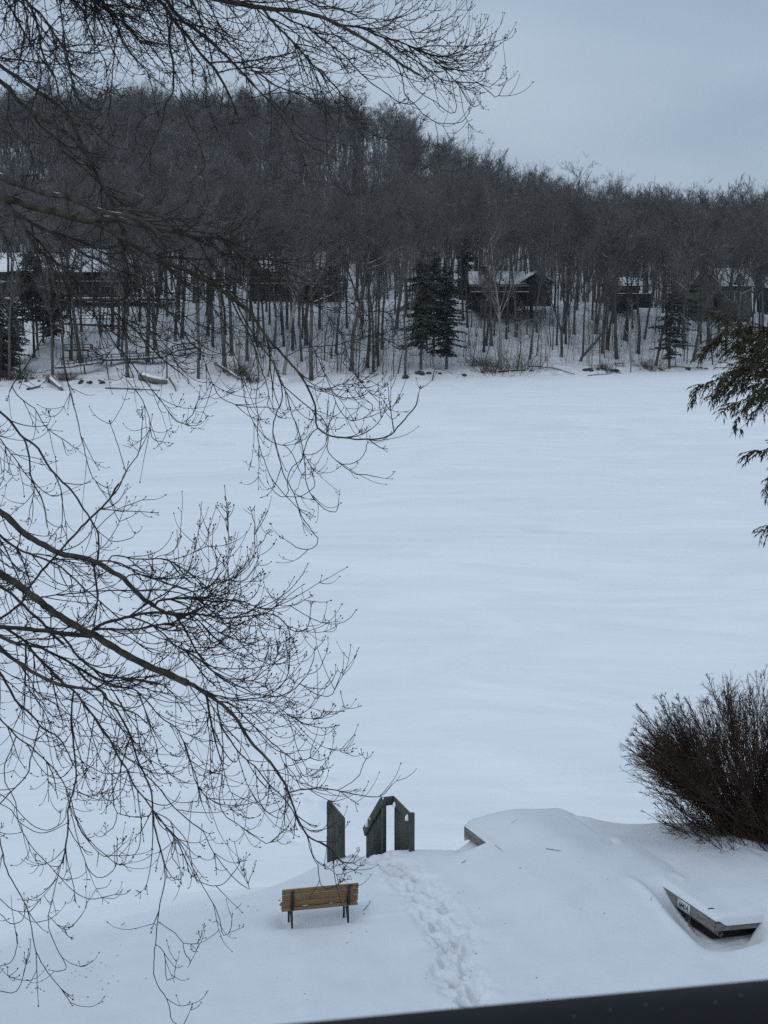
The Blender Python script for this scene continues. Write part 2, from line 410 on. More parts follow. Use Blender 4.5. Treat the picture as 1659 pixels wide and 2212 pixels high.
    for sx in np.arange(0, _seg[-1], 0.25):
        p = path_at(sx); tr = np.minimum(tr, np.hypot(X - p[0], Y - p[1]))
    z = z - 0.06 * smooth(0.55, 0.15, tr + 0.12 * fbm(X * 2, Y * 2, 43))
    z = z + (0.10 * fbm(X * 3.1, Y * 2.6, 41, 3) + 0.06 * fbm(X * 9, Y * 7, 47, 2)) * smooth(0.75, 0.25, tr + 0.15 * fbm(X * 2, Y * 2, 45))
    for (px, py, an, la, lb, dp) in PRINTS:
        sel = (np.abs(X - px) < 0.7) & (np.abs(Y - py) < 0.7)
        if not sel.any(): continue
        dx, dy = X[sel] - px, Y[sel] - py
        e1 = (dx * math.cos(an) + dy * math.sin(an)) / la; e2 = (-dx * math.sin(an) + dy * math.cos(an)) / lb
        r = np.sqrt(e1 * e1 + e2 * e2)
        if dp > 0:
            z[sel] += -dp * (1 - smooth(0.72, 1.05, r)) + 0.25 * dp * np.exp(-((r - 1.28) / 0.22) ** 2) * (0.5 + 0.5 * np.sign(np.sin(px * 40)))
        else:
            z[sel] += -dp * (1 - smooth(0.2, 1.0, r))
    # trodden, lumpy snow where the stair begins
    p = on_plane(800, 1836, ZY)
    z = z + 0.05 * fbm(X * 4, Y * 3.5, 51, 3) * np.exp(-(((X - p[0]) / 0.7) ** 2) - ((Y - p[1]) / 0.8) ** 2)
    z = z - 0.07 * np.exp(-(((X - p[0] - 0.1) / 0.45) ** 2) - ((Y - p[1]) / 0.8) ** 2)
    # small pocks and tracks on the right-hand bank
    for (u, v) in [(1320, 1828), (1455, 1905), (1590, 1822), (1610, 1830), (1635, 1850), (1500, 1880), (1640, 1925), (1575, 1858)]:
        q = on_plane(u, v, 2.0)
        z = z - 0.07 * np.exp(-(((X - q[0]) / 0.13) ** 2) - ((Y - q[1]) / 0.16) ** 2) + 0.03 * np.exp(-(((X - q[0] - 0.15) / 0.1) ** 2) - ((Y - q[1]) / 0.16) ** 2)
    return z

def axis(parts):
    return np.concatenate([np.arange(a, b, st) for a, b, st in parts])
_xs = axis([(-40, -10, 1.0), (-10, -3, 0.12), (-3, 3.2, 0.04), (3.2, 9.2, 0.045), (9.2, 14, 0.3), (14, 41, 1.5)])
_ys = axis([(-14, 16, 1.0), (16, 21, 0.25), (21, 31.8, 0.04), (31.8, 40, 0.25)])
_X, _Y = np.meshgrid(_xs, _ys)
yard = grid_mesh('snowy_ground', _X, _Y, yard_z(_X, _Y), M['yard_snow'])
yard['kind'] = 'structure'
def yz(x, y): return float(yard_z(np.array([x]), np.array([y]))[0])

# shore line and slopes across the lake, as functions of bearing (bearing written as picture column u)
_ush = np.array([-900, 0, 300, 500, 700, 830, 1000, 1200, 1400, 1500, 1659, 2500], float)
_vsh = np.array([836, 836, 838, 832, 826, 821, 815, 810, 804, 801, 797, 790], float)
_ysh = np.array([on_plane(u, v, 0.0)[1] for u, v in zip(_ush, _vsh)])
_ubn = np.array([-900, 0, 400, 700, 1000, 1200, 1350, 1500, 1659, 2500], float)
_zbn = np.array([12.4, 12.4, 12.5, 12.4, 12.5, 12.2, 11.2, 10.2, 9.6, 9])
_urd = np.array([-900, 0, 300, 500, 700, 850, 930, 1050, 1150, 1250, 1350, 1500, 1659, 2500], float)
_vrd = np.array([200, 214, 205, 208, 212, 240, 285, 335, 372, 398, 408, 404, 402, 400], float)
_yrd = np.array([560, 560, 560, 560, 550, 535, 510, 470, 445, 430, 425, 425, 425, 430], float)
_zrd = ZC + (640 - _vrd) / F * _yrd - 21.5
def u_of(x, y): return 829.5 + F * np.asarray(x) / (np.asarray(y) * 1.011)
def shore_y(u): return np.interp(u, _ush, _ysh)
def hill_z(x, y):
    x = np.asarray(x, float); y = np.asarray(y, float)
    u = u_of(x, y); ys = shore_y(u) + 2.5 * fbm(u * 0.02, u * 0, 61)
    t = y - ys
    zb, zr, yr = np.interp(u, _ubn, _zbn), np.interp(u, _urd, _zrd), np.interp(u, _urd, _yrd)
    bank = np.interp(t, [-6, -1, 0, 1.5, 6, 12, 44, 52, 500], [-0.8, -0.15, 0.05, 0.75, 1.3, 2.1, 0, 0, 0])
    slope = 2.1 + (zb - 2.1) * smooth(8, 50, t) ** 0.92
    z = np.where(t < 12, bank, slope)
    z = np.where((t >= 12) & (t < 14), np.maximum(z, 2.0), z)
    up = np.clip((y - (ys + 78)) / (yr - ys - 78), 0, 1)
    z = z + np.where(t > 78, (zr - zb) * (0.55 * up + 0.45 * up * up * (3 - 2 * up)), 0)
    z = np.where(y > yr, z - 0.12 * (y - yr), z)
    z = z + 0.7 * fbm(x * 0.06, y * 0.06, 71) * smooth(4, 20, t) + 0.22 * fbm(x * 0.4, y * 0.4, 75) * smooth(1, 6, t)
    return z
_us = np.arange(-860, 2480, 12.0)
_ts = np.r_[np.arange(-7, 16, 0.9), np.arange(16, 100, 2.5), np.arange(100, 420, 9), 520, 700]
_U, _T = np.meshgrid(_us, _ts)
_Yh = shore_y(_U) + _T; _Xh = (_U - 829.5) / F * _Yh * 1.011
hill = grid_mesh('snowy_hillside', _Xh, _Yh, hill_z(_Xh, _Yh), M['hill_snow'])
hill['kind'] = 'structure'
def hz(x, y): return float(hill_z(np.array([x]), np.array([y]))[0])
def hill_hit(u, v):                                   # where a sight line meets the far slope
    t = np.arange(0.5, 320, 0.25); y = shore_y(u) + t
    x = (u - 829.5) / F * y * 1.011; z = hill_z(x, y)
    vv = project(x, y, z)[1]
    k = np.argmax(vv <= v) if (vv <= v).any() else 0
    return np.array([x[k], y[k], z[k]])
def hill_at(u, y):
    x = (u - 829.5) / F * y * 1.011
    return np.array([x, y, hz(x, y)])

# the frozen lake
def lake_z(X, Y):
    z = 0.05 * fbm(X * 0.08, Y * 0.25, 81) + 0.012 * fbm(X * 0.4, Y * 1.5, 85)
    rs = np.random.RandomState(17)
    pts = [(690, 1615), (720, 1612), (705, 1628), (680, 1650), (668, 1660), (690, 1672), (655, 1690), (650, 1712), (668, 1725), (640, 1745), (655, 1760), (632, 1775), (640, 1790), (690, 1745), (700, 1690), (640, 1810), (625, 1800), (610, 1680), (620, 1720)]
    for (u, v) in pts:
        for k in range(3):
            q = on_plane(u + rs.uniform(-14, 14), v + rs.uniform(-6, 6), 0.0)
            sel = (np.abs(X - q[0]) < 1.0) & (np.abs(Y - q[1]) < 1.6)
            if not sel.any(): continue
            z[sel] += rs.choice([-1, 1, -1]) * rs.uniform(0.05, 0.10) * np.exp(-(((X[sel] - q[0]) / 0.16) ** 2) - ((Y[sel] - q[1]) / 0.28) ** 2)
    return z
_xl = axis([(-220, -40, 12), (-40, -8, 2.0), (-8, -3.2, 0.3), (-3.2, 0.4, 0.07), (0.4, 14, 0.6), (14, 60, 3), (60, 240, 12)])
_yl = axis([(14, 32, 1.0), (32, 50, 0.12), (50, 90, 0.8), (90, 330, 3.0)])
_X, _Y = np.meshgrid(_xl, _yl)
lake = grid_mesh('frozen_lake', _X, _Y, lake_z(_X, _Y), None)
lake['kind'] = 'structure'
def lake_mat():
    m = bpy.data.materials.new('lake_snow'); m.use_nodes = True
    nt = m.node_tree; N, L = nt.nodes.new, nt.links.new
    b = nt.nodes['Principled BSDF']; b.inputs['Roughness'].default_value = 0.7; b.inputs['Specular IOR Level'].default_value = 0.25
    tc = N('ShaderNodeTexCoord')
    def layer(sx, sy, sc, det=4, rot=0.0):
        mp = N('ShaderNodeMapping'); mp.inputs['Scale'].default_value = (sx, sy, 1); mp.inputs['Rotation'].default_value = (0, 0, rot)
        L(tc.outputs['Object'], mp.inputs[0])
        no = N('ShaderNodeTexNoise'); no.inputs['Scale'].default_value = sc; no.inputs['Detail'].default_value = det; no.inputs['Roughness'].default_value = 0.55
        L(mp.outputs[0], no.inputs['Vector']); return no.outputs['Fac']
    wn = N('ShaderNodeTexNoise'); wn.inputs['Scale'].default_value = 0.035; wn.inputs['Detail'].default_value = 2; L(tc.outputs['Object'], wn.inputs['Vector'])
    wv = N('ShaderNodeVectorMath'); wv.operation = 'SCALE'; wv.inputs['Scale'].default_value = 16.0; L(wn.outputs['Color'], wv.inputs[0])
    wa = N('ShaderNodeVectorMath'); wa.operation = 'ADD'; L(tc.outputs['Object'], wa.inputs[0]); L(wv.outputs[0], wa.inputs[1])
    def layer2(sx, sy, det, rot, rough=.6):
        mp = N('ShaderNodeMapping'); mp.inputs['Scale'].default_value = (sx, sy, 1); mp.inputs['Rotation'].default_value = (0, 0, rot)
        L(wa.outputs[0], mp.inputs[0]); no = N('ShaderNodeTexNoise'); no.inputs['Scale'].default_value = 1.0; no.inputs['Detail'].default_value = det; no.inputs['Roughness'].default_value = rough; L(mp.outputs[0], no.inputs['Vector']); return no.outputs['Fac']
    patch = layer2(0.018, 0.05, 6, 0.12)              # drifted and wind-packed areas
    streak = layer2(0.07, 0.55, 8, 0.05, .68)         # wind-blown streaks lying across the lake
    fine = layer2(0.5, 2.2, 5, -0.04, .7)
    def mul(sock, k, off):
        q = N('ShaderNodeMath'); q.operation = 'MULTIPLY_ADD'; q.inputs[1].default_value = k; q.inputs[2].default_value = off; L(sock, q.inputs[0]); return q.outputs[0]
    def add(x, y, cl=False):
        q = N('ShaderNodeMath'); q.operation = 'ADD'; q.use_clamp = cl; L(x, q.inputs[0]); L(y, q.inputs[1]); return q.outputs[0]
    ssum = add(add(mul(patch, 1.5, -.25), mul(streak, 2.3, -1.15)), mul(fine, 0.5, -.25), True)
    class _A: outputs = [ssum]
    ad = _A
    mx = N('ShaderNodeMix'); mx.data_type = 'RGBA'
    mx.inputs[6].default_value = (0.795, 0.818, 0.838, 1); mx.inputs[7].default_value = (0.93, 0.93, 0.93, 1)
    L(ad.outputs[0], mx.inputs[0]); L(mx.outputs[2], b.inputs['Base Color'])
    bp = N('ShaderNodeBump'); bp.inputs['Strength'].default_value = 0.12; bp.inputs['Distance'].default_value = 0.12
    L(fine, bp.inputs['Height']); L(bp.outputs[0], b.inputs['Normal'])
    return m
lake.data.materials.append(lake_mat())
# ------------------------------------------------------------------ balcony rail just below the camera
def balcony():
    dep = 0.62
    a = at_depth(100, 2249, dep); b = at_depth(2300, 2046, dep * 1.0)
    a[2] = b[2] = (a[2] + b[2]) / 2
    y0 = 0.46; zt = ZC - 0.330
    # the far top edge passes through these two sight lines at one level
    p, q = on_plane(500, 2212, zt), on_plane(1659, 2105, zt)
    d = unit(q - p); n = np.array([-d[1], d[0], 0.0]);
    if n[1] > 0: n = -n                                # towards the house
    p0, p1 = p - d * 1.6, q + d * 4.0
    root = thing('balcony_railing', 'blurred black rail of the balcony crossing the lower edge', 'railing', ((p0 + p1) / 2).tolist())
    mb = MB()
    w = 0.027; r = 0.006; prof = []
    for cx, cz, a0 in ((r, -r, 90), (w - r, -r, 0 + 90), ):
        pass
    pts = [(0, -0.05)] + [(r - r * math.cos(t), -r + r * math.sin(t)) for t in np.linspace(0, math.pi / 2, 5)] + \
          [(w - 0.016 + 0.016 * math.sin(t), -0.016 + 0.016 * math.cos(t)) for t in np.linspace(0, math.pi / 2, 7)] + [(w, -0.05)]
    pts = np.array(pts); k = len(pts)
    segs = np.linspace(0, 1, 9)
    V = np.concatenate([(p0 + (p1 - p0) * s) + pts[:, :1] * n + pts[:, 1:] * np.array([0, 0, 1.0]) for s in segs])
    qd = [(i * k + j, i * k + (j + 1) % k, (i + 1) * k + (j + 1) % k, (i + 1) * k + j) for i in range(len(segs) - 1) for j in range(k)]
    mb.add(V, qd); mb.build('top_rail', M['rail_black'], root, smooth=True)
    mb = MB()
    c0, c1 = p0 + n * (w / 2) - np.array([0, 0, 0.55]), p1 + n * (w / 2) - np.array([0, 0, 0.55])
    mb.beam(c0, c1, 0.026, 1.0); mb.build('panel', M['panel_black'], root)
    mb = MB(); rs = np.random.RandomState(2)
    for (u, v) in [(1318, 2182), (1430, 2180), (1240, 2196), (1545, 2166), (1395, 2172), (1600, 2150)]:
        c = on_plane(u, v, zt + 0.0004); r0 = rs.uniform(0.0004, 0.0008)
        ang = np.arange(8) * math.pi / 4
        ring = np.stack([np.cos(ang), np.sin(ang), 0 * ang], 1) * r0
        mb.add(np.concatenate([c + ring, c + ring * 0.6 + [0, 0, 0.0005], [c + [0, 0, 0.0007]]]),
               [(i, (i + 1) % 8, 8 + (i + 1) % 8, 8 + i) for i in range(8)], [(8 + i, 8 + (i + 1) % 8, 16) for i in range(8)])
    mb.build('water_drops', mat('drop', (0.06, 0.065, 0.07), 0.3, spec=0.5), root, kind='stuff')
balcony()

# ------------------------------------------------------------------ bench
def bench():
    ang = math.atan2(BENCH_DIR[1], BENCH_DIR[0])
    z0 = yz(BENCH_C[0], BENCH_C[1]) - 0.02
    g = 1.61
    root = thing('park_bench', 'brown slatted bench with black iron legs standing in the snowy yard, seen from behind', 'bench', (BENCH_C[0], BENCH_C[1], g), ang)
    Lb = 1.46
    tilt = math.radians(13)
    seat_h = 0.46
    # seat planks, y forward (towards the lake)
    for k in range(4):
        mb = MB(); y = 0.000 + k * 0.125
        mb.box((0.0, y, seat_h - 0.006 * k + 0.012 * (k == 3) - 0.012 * (k == 0)), (Lb, 0.100, 0.034)); o = mb.build('seat_slat', M['bench_wood'], root, world_space=False)
        bev(o, 0.005)
    ct, st = math.cos(tilt), math.sin(tilt)
    R = np.array([[1, 0, 0], [0, ct, -st], [0, st, ct]])
    for k in range(3):
        h = 0.118 + 0.134 * k
        c = np.array([0, -0.005, seat_h]) + R @ np.array([0, 0.0, h])
        mb = MB(); mb.box(c, (Lb + 0.0, 0.034, 0.112), R); o = mb.build('back_slat', M['bench_wood'], root, world_space=False)
        bev(o, 0.006)
    for sx in (-1, 1):
        x = sx * 0.54
        mb = MB()
        a = np.array([x, -0.026, seat_h]) + R @ np.array([0, -0.035, 0.01]); b = np.array([x, -0.026, seat_h]) + R @ np.array([0, 0, 0.405])
        mb.beam(a, b, 0.062, 0.014, up=(0, -1, 0.2)); mb.build('back_bracket', M['iron'], root, world_space=False)
        mb = MB(); mb.beam((x, -0.02, seat_h - 0.026), (x, 0.46, seat_h - 0.026), 0.04, 0.016); mb.build('seat_bracket', M['iron'], root, world_space=False)
        mb = MB(); mb.beam((x, 0.0, seat_h - 0.02), (x + 0.005, -0.055, -0.28), 0.036, 0.024, up=(0, 1, 0)); mb.build('rear_leg', M['iron'], root, world_space=False)
        mb = MB(); mb.beam((x, 0.36, seat_h - 0.03), (x + 0.005, 0.43, -0.25), 0.036, 0.024, up=(0, 1, 0)); mb.build('front_leg', M['iron'], root, world_space=False)
        mb = MB(); mb.beam((x, 0.26, seat_h - 0.03), (x, -0.02, 0.08), 0.022, 0.018, up=(0, 1, 0)); mb.build('brace', M['iron'], root, world_space=False)
    rs = np.random.RandomState(8)
    for k in range(14):
        mb = MB()
        x = rs.uniform(-0.72, 0.72) if k > 4 else rs.uniform(-0.75, -0.6)
        lump(mb, (x, rs.uniform(0.05, 0.40), seat_h + 0.018), (rs.uniform(.03, .09), rs.uniform(.02, .05), .012), rs)
        mb.build('snow_patch', M['snow'], root, smooth=True, world_space=False)
def bev(o, w):
    b = o.modifiers.new('edge', 'BEVEL'); b.width = w; b.segments = 2; b.limit_method = 'ANGLE'
def lump(mb, c, s, rs, n=7):
    rings = [(-0.6, 0.85), (0.0, 1.0), (0.55, 0.75), (0.9, 0.3)]
    V = []
    for h, r in rings:
        a = np.arange(n) * 2 * math.pi / n
        rr = r * (1 + rs.uniform(-0.22, 0.22, n))
        V.append(np.stack([np.cos(a) * rr * s[0], np.sin(a) * rr * s[1], np.full(n, h * s[2])], 1))
    V = np.concatenate(V + [np.array([[0, 0, s[2]]])]) + np.asarray(c)
    q = [(r * n + i, r * n + (i + 1) % n, (r + 1) * n + (i + 1) % n, (r + 1) * n + i) for r in range(3) for i in range(n)]
    t = [(3 * n + i, 3 * n + (i + 1) % n, 4 * n) for i in range(n)]
    mb.add(V, q, t)
bench()

# ------------------------------------------------------------------ stair railings at the bank edge
def railings():
    zb = 1.72
    A_r, B_r = on_plane(889, 1845, zb), on_plane(857, 1809, zb)
    A_l = on_plane(739, 1856, zb); B_l = on_plane(713, 1824, zb)
    dr = unit((B_r - A_r) + (B_l - A_l)); dr[2] = 0; dr = unit(dr)
    n = np.array([-dr[1], dr[0], 0.0])                 # to the left
    top = zb + 0.92
    def level_panel(root, A, length, board_side, count):
        # end post
        mb = MB(); mb.box(A + np.array([0, 0, (top - zb) / 2 - 0.25 - 0.0]), (0.09, 0.11, top - zb + 0.5), frame3(dr)); o = mb.build('post', M['rail_wood'], root); bev(o, 0.006)
        for k in range(count):
            p = A + dr * (0.125 + (length - 0.125) * k / (count - 1))
            mb = MB(); mb.box(p + np.array([0, 0, (top - zb) / 2 - 0.3 - 0.012]), (0.058, 0.036, top - zb + 0.55), frame3(dr)); mb.build('baluster', M['rail_wood'], root)
        e = 0.05
        c = n * board_side * (0.018 + 0.021)
        mb = MB(); mb.beam(A - dr * e + c + [0, 0, top - zb - 0.095], A + dr * (length + 0.05) + c + [0, 0, top - zb - 0.095], 0.038, 0.20); o = mb.build('rail_board', M['rail_wood'], root); bev(o, 0.006)
    rl = thing('stair_railing', 'dark weathered railing panel on the left side of the stair opening', 'railing', A_l)
    level_panel(rl, A_l, 1.06, -1, 9)
    rr = thing('stair_railing', 'dark angled railing on the right of the stair opening, turning down to the lake', 'railing', A_r)
    rl['group'] = rr['group'] = 'railings of the stair down to the ice'
    level_panel(rr, A_r, 1.05, 1, 11)
    # jog board and the flight that goes down to the ice
    E = A_r + dr * 1.09; E[2] = zb
    S = E + n * 0.26
    mb = MB(); mb.beam(E + n * 0.02 + [0, 0, 0.825], S - n * 0.0 + [0, 0, 0.825], 0.04, 0.20); o = mb.build('rail_board', M['rail_wood'], rr); bev(o, 0.006)
    mb = MB(); mb.box(S + np.array([0, 0, 0.18]), (0.09, 0.09, 1.36), frame3(dr)); mb.build('post', M['rail_wood'], rr)
    run, drop = 1.22, 1.12
    dn = unit(dr * run + np.array([0, 0, -drop]))
    up = np.cross(np.cross(dn, [0, 0, 1.0]), dn)
    a = S + n * 0.045 + np.array([0, 0, 0.825]); mb = MB(); mb.beam(a - dn * 0.03, a + dn * 1.72, 0.04, 0.20, up=up); o = mb.build('rail_board', M['rail_wood'], rr); bev(o, 0.006)
    for k in range(11):
        p = S + dr * (0.09 + 1.10 * k / 10); f = (0.09 + 1.10 * k / 10) / run
        mb = MB(); zt = top - 0.05 - drop * f
        mb.box((p[0], p[1], zt - 0.62), (0.058, 0.036, 1.24), frame3(dr)); mb.build('baluster', M['rail_wood'], rr)
    # treads, mostly buried
    for k in range(5):
        p = S + n * 0.48 + dr * (0.25 + 0.26 * k)
        mb = MB(); mb.box((p[0], p[1], zb - 0.72 - 0.24 * k), (0.28, 1.2, 0.04), frame3(dr)); mb.build('tread', M['rail_wood'], rr)
    rs = np.random.RandomState(4)
    def patch(u, v, zt, s):
        mb = MB(); c = on_plane(u, v, zt); lump(mb, c, s, rs); mb.build('snow_patch', M['snow'], rr, smooth=True)
    # lumps of snow caught on the boards
    for (pos, sz) in [(A_r + n * 0.06 + dr * 0.10 + [0, 0, 0.78], (.055, .05, .085)), (A_r + n * 0.06 + dr * 0.92 + [0, 0, 0.78], (.055, .05, .075)), (a + dn * 1.28 + n * 0.03 + up * 0.02, (.055, .05, .095)), (a + dn * 1.0 + n * 0.03 + up * 0.03, (.02, .03, .03))]:
        mb = MB(); lump(mb, pos, sz, rs); mb.build('snow_patch', M['snow'], rr, smooth=True)
    # broken crusts of snow lying at the top step
    for k, (u, v, s) in enumerate([(836, 1808, (.16, .10, .085)), (863, 1812, (.15, .09, .055)), (876, 1818, (.08, .07, .05)), (818, 1815, (.10, .07, .045)), (848, 1819, (.09, .07, .04))]):
        c = on_plane(u, v, 1.72); c[2] = yz(c[0], c[1]) + s[2] * 0.3
        mb = MB(); lump(mb, (0, 0, 0), s, rs)
        o = mb.build('snow_chunk', M['snow'], None, world_space=False, smooth=False); o.location = c; o.rotation_euler = (rs.uniform(-.4, .4), rs.uniform(-.4, .4), rs.uniform(0, 3))
        tag(o, ['large slab of broken snow at the foot of the inner railing', 'snow block against the base of the right railing panel', 'small snow lump beside the balusters of the right panel',
                'low snow lump at the left end of the broken crusts', 'flat snow piece between the broken slabs at the top step'][k], 'snow chunk', 'broken snow at the top of the stair')
def frame3(d):
    d = unit(np.asarray(d, float)); s = np.array([-d[1], d[0], 0]); return np.stack([d, s, [0, 0, 1.0]], 1)
railings()

# ------------------------------------------------------------------ dock sections stored under the snow
def docks():
    d3 = np.array([DOCK_DIR[0], DOCK_DIR[1], 0])
    def dock(c, L, W, label, sign):
        s3 = np.array([DOCK_SIDE[0], DOCK_SIDE[1], -0.10 if sign else 0])
        root = thing('dock_section', label, 'dock', c, 0, 'dock sections stored under the snow')
        h, t = 0.235, 0.045
        c_, L_ = c, L
        if not sign: c, L = c + d3 * 1.5, L - 1.5      # its near end lies deep in the drift
        zc = np.array([0, 0, -h / 2])
        def bm(name, a, b, mt=M['dock_wood'], w=t, hh=h):
            mb = MB(); mb.beam(a, b, w, hh); o = mb.build(name, mt, root); bev(o, 0.005); return o
        bm('side_board', c + zc, c + d3 * L + zc)
        bm('side_board', c + s3 * W + zc, c + s3 * W + d3 * L + zc)
        bm('end_board', c + s3 * (t / 2 + .002) + zc - d3 * .0, c + s3 * (W - t / 2 - .002) + zc)
        bm('end_board', c + d3 * L + s3 * (t / 2 + .002) + zc, c + d3 * L + s3 * (W - t / 2 - .002) + zc)
        for k in range(14):
            p = c + d3 * (0.06 + (L - 0.12) * (k + 0.5) / 14)
            mb = MB(); mb.beam(p + s3 * (t / 2 + .003) + [0, 0, -0.02], p + s3 * (W - t / 2 - .003) + [0, 0, -0.02], (L - .12) / 14 - 0.008, 0.034)
            mb.build('deck_plank', M['dock_wood'], root)
        for f in (0.24, 0.75):
            mb = MB(); p = c + d3 * (L * f) + s3 * (W * 0.5); mb.beam(p + s3 * (-W * .44) + [0, 0, -h - .14], p + s3 * (W * .44) + [0, 0, -h - .14], 0.7, 0.30)
            o = mb.build('float', M['dark_wood'], root); bev(o, 0.03)
        c, L = c_, L_
        # the cap of snow on the deck, rounded off at the free edges
        fn = dock_b_top if sign else dock_a_top
        ga = np.r_[-0.074, -0.070, -0.058, -0.042, -0.028, -0.014, 0.0, 0.012, 0.03, 0.06, 0.1, np.arange(0.16, L + 0.9, 0.07)] if sign else np.r_[np.arange(1.8, L - 0.02, 0.07), L, L + .004]
        gb = np.r_[-0.026, -0.012, 0.0, 0.015, 0.035, 0.07, 0.11, np.arange(0.16, W + 1.0, 0.07)]
        gA, gB = np.meshgrid(ga, gb)
        Zt = fn(gA, gB)
        wob = 0.012 * fbm(gA * 5, gB * 5, 12)
        free_b = smooth(0.16, 0.0, gB + wob)
        free_a = smooth(0.16, 0.0, gA + wob) if sign else 0 * gA
        if not sign: free_b = free_b * smooth(3.0, 3.4, gA)
        fr = np.maximum(free_b, free_a)
        edge = c[2] + 0.008 + s3[2] * np.maximum(gB, 0)
        if sign: edge = edge + (0.03 - 0.13 * smooth(-0.028, -0.072, gA)) * smooth(0.03, 0.22, gB)
        Zt = Zt * (1 - fr ** 2) + edge * fr ** 2
        Zt = Zt - 0.6 * np.maximum(np.maximum(gB - W, (gA - L) if sign else -gA), 0) ** 1.3
        Zt = np.where((gB < -0.02) & (fr > .5), c[2] - 0.006, Zt)
        if sign: Zt[:, 0] = edge[:, 0] - 0.02
        else: Zt[:, -1] = c[2] - 0.35
        Xw = c[0] + gA * DOCK_DIR[0] + gB * DOCK_SIDE[0]; Yw = c[1] + gA * DOCK_DIR[1] + gB * DOCK_SIDE[1]
        nx = gA.shape[1]; i = (np.arange(gA.shape[0] - 1)[:, None] * nx + np.arange(nx - 1)[None, :]).reshape(-1)
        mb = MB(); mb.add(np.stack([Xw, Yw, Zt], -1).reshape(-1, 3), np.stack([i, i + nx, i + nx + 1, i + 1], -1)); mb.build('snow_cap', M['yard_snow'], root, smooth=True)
        return root
    c = np.array([DOCK_B0[0], DOCK_B0[1], DZ])
    r = dock(c, 2.6, 2.5, 'grey wooden dock section with a white number plate, near corner sticking out of the snow', True)
    s3 = np.array([DOCK_SIDE[0], DOCK_SIDE[1], 0])
    # plate with its number on the left side board
    along = -d3; nrm = -s3
    cen = c + d3 * 0.93 - s3 * 0.034 + np.array([0, 0, -0.125])
    R = np.stack([along, nrm, [0, 0, 1.0]], 1)
    mb = MB(); mb.box(cen, (0.40, 0.014, 0.185), R); mb.build('number_plate', M['sign_white'], r)
    txt = bpy.data.curves.new('number', 'FONT'); txt.body = '64414'; txt.size = 0.16; txt.align_x = 'CENTER'; txt.align_y = 'CENTER'; txt.extrude = 0.002; txt.offset = 0.0035
    txt.materials.append(M['ink'])
    tmp = bpy.data.objects.new('number_text', txt); C.objects.link(tmp)
    dg = bpy.context.evaluated_depsgraph_get(); me = bpy.data.meshes.new_from_object(tmp.evaluated_get(dg)); bpy.data.objects.remove(tmp); bpy.data.curves.remove(txt)
    o = bpy.data.objects.new('number', me); C.objects.link(o)
    Rm = Matrix(((along[0], 0, nrm[0]), (along[1], 0, nrm[1]), (0, 1, 0)))
    o.parent = r; o.matrix_parent_inverse = Matrix.Translation(-Vector(r.location))
    o.location = cen + nrm * 0.0095; o.rotation_euler = Rm.to_euler(); o.scale = (0.72, 1.0, 1)
    for (da, dz) in ((-.17, .07), (.17, .07), (-.17, -.07), (.17, -.07)):
        mb = MB(); q = cen + along * da + [0, 0, dz]; mb.tubes(np.array([q + nrm * 0.006, q + nrm * 0.012]), np.array([.008, .008]), 6); mb.build('bolt', M['iron'], r)
    # cleat and log end at the corner
    rs = np.random.RandomState(3)
    mb = MB(); q = c + d3 * 0.30 + s3 * 0.14 + np.array([0, 0, 0.03]); lump(mb, q, (0.10, 0.05, 0.05), rs); mb.build('cleat', M['iron'], r)
    mb = MB(); q = c + s3 * 0.12 + np.array([0, 0, -0.30]); mb.tubes(np.array([q - d3 * 0.03, q + d3 * 0.9]), np.array([.055, .055]), 10); mb.build('log_skid', M['driftwood'], r)
    a = np.array([DOCK_A0[0], DOCK_A0[1], 2.05]) - d3 * 4.6
    dock(a, 4.6, 2.3, 'grey dock section buried in a round snow mound, only its far left board showing', False)
docks()

# a few fallen twigs lying on the yard
def fallen(u, v, L, ang, label, curve=0.3, lift=0.02):
    p = on_plane(u, v, ZY + 0.03)
    t = np.linspace(-0.5, 0.5, 7)
    x = p[0] + L * t * math.cos(ang) - curve * L * (t * t - .25) * math.sin(ang); y = p[1] + L * t * math.sin(ang) + curve * L * (t * t - .25) * math.cos(ang)
    z = np.array([yz(a, b) for a, b in zip(x, y)]) + lift
    mb = MB(); mb.tubes(np.stack([x, y, z], 1), np.linspace(.006, .003, 7), 4)
    for k in (2, 4):
        q = np.array([x[k], y[k], z[k]]); e = q + np.array([math.cos(ang + .7), math.sin(ang + .7), 0.12]) * L * 0.18
        mb.tubes(np.array([q, e]), np.array([.004, .002]), 4)
    o = mb.build('fallen_twig', M['twig'], None); tag(o, label, 'twig', 'fallen twigs on the snow')
fallen(1196, 1880, 0.34, -0.4, 'thin curved twig lying on smooth snow right of the footprints')
fallen(793, 1948, 0.40, 1.2, 'curled twig on the snow just right of the bench')
fallen(264, 1948, 0.32, 1.5, 'short upright twig poking from bare snow left of the bench', lift=0.06)
fallen(1002, 1869, 0.12, 0.5, 'tiny dark twig near the buried dock board')
fallen(1110, 1820, 0.22, 0.9, 'small grey twig on the slope of the snow mound')

def debris():
    rs = np.random.RandomState(19); mb = MB()
    for k in range(110):
        if k < 80: x, y = rs.uniform(-8, 8), rs.uniform(21.5, 28.5)
        else: x, y = rs.normal(-5.2, .5), rs.normal(23.2, .35)
        z = yz(x, y); L = rs.uniform(.012, .05); a = rs.uniform(0, 6.28); d = np.array([math.cos(a), math.sin(a), rs.uniform(-.1, .3)])
        mb.tubes(np.array([[x, y, z + .004], np.array([x, y, z + .006]) + d * L * .5, np.array([x, y, z + .004]) + d * L]), np.array([.002, rs.uniform(.003, .009), .001]), 4)
    o = mb.build('bark_litter', M['twig'], None); o['kind'] = 'stuff'; o['label'] = 'scattered tiny bark and seed litter on the snow'; o['category'] = 'litter'
debris()
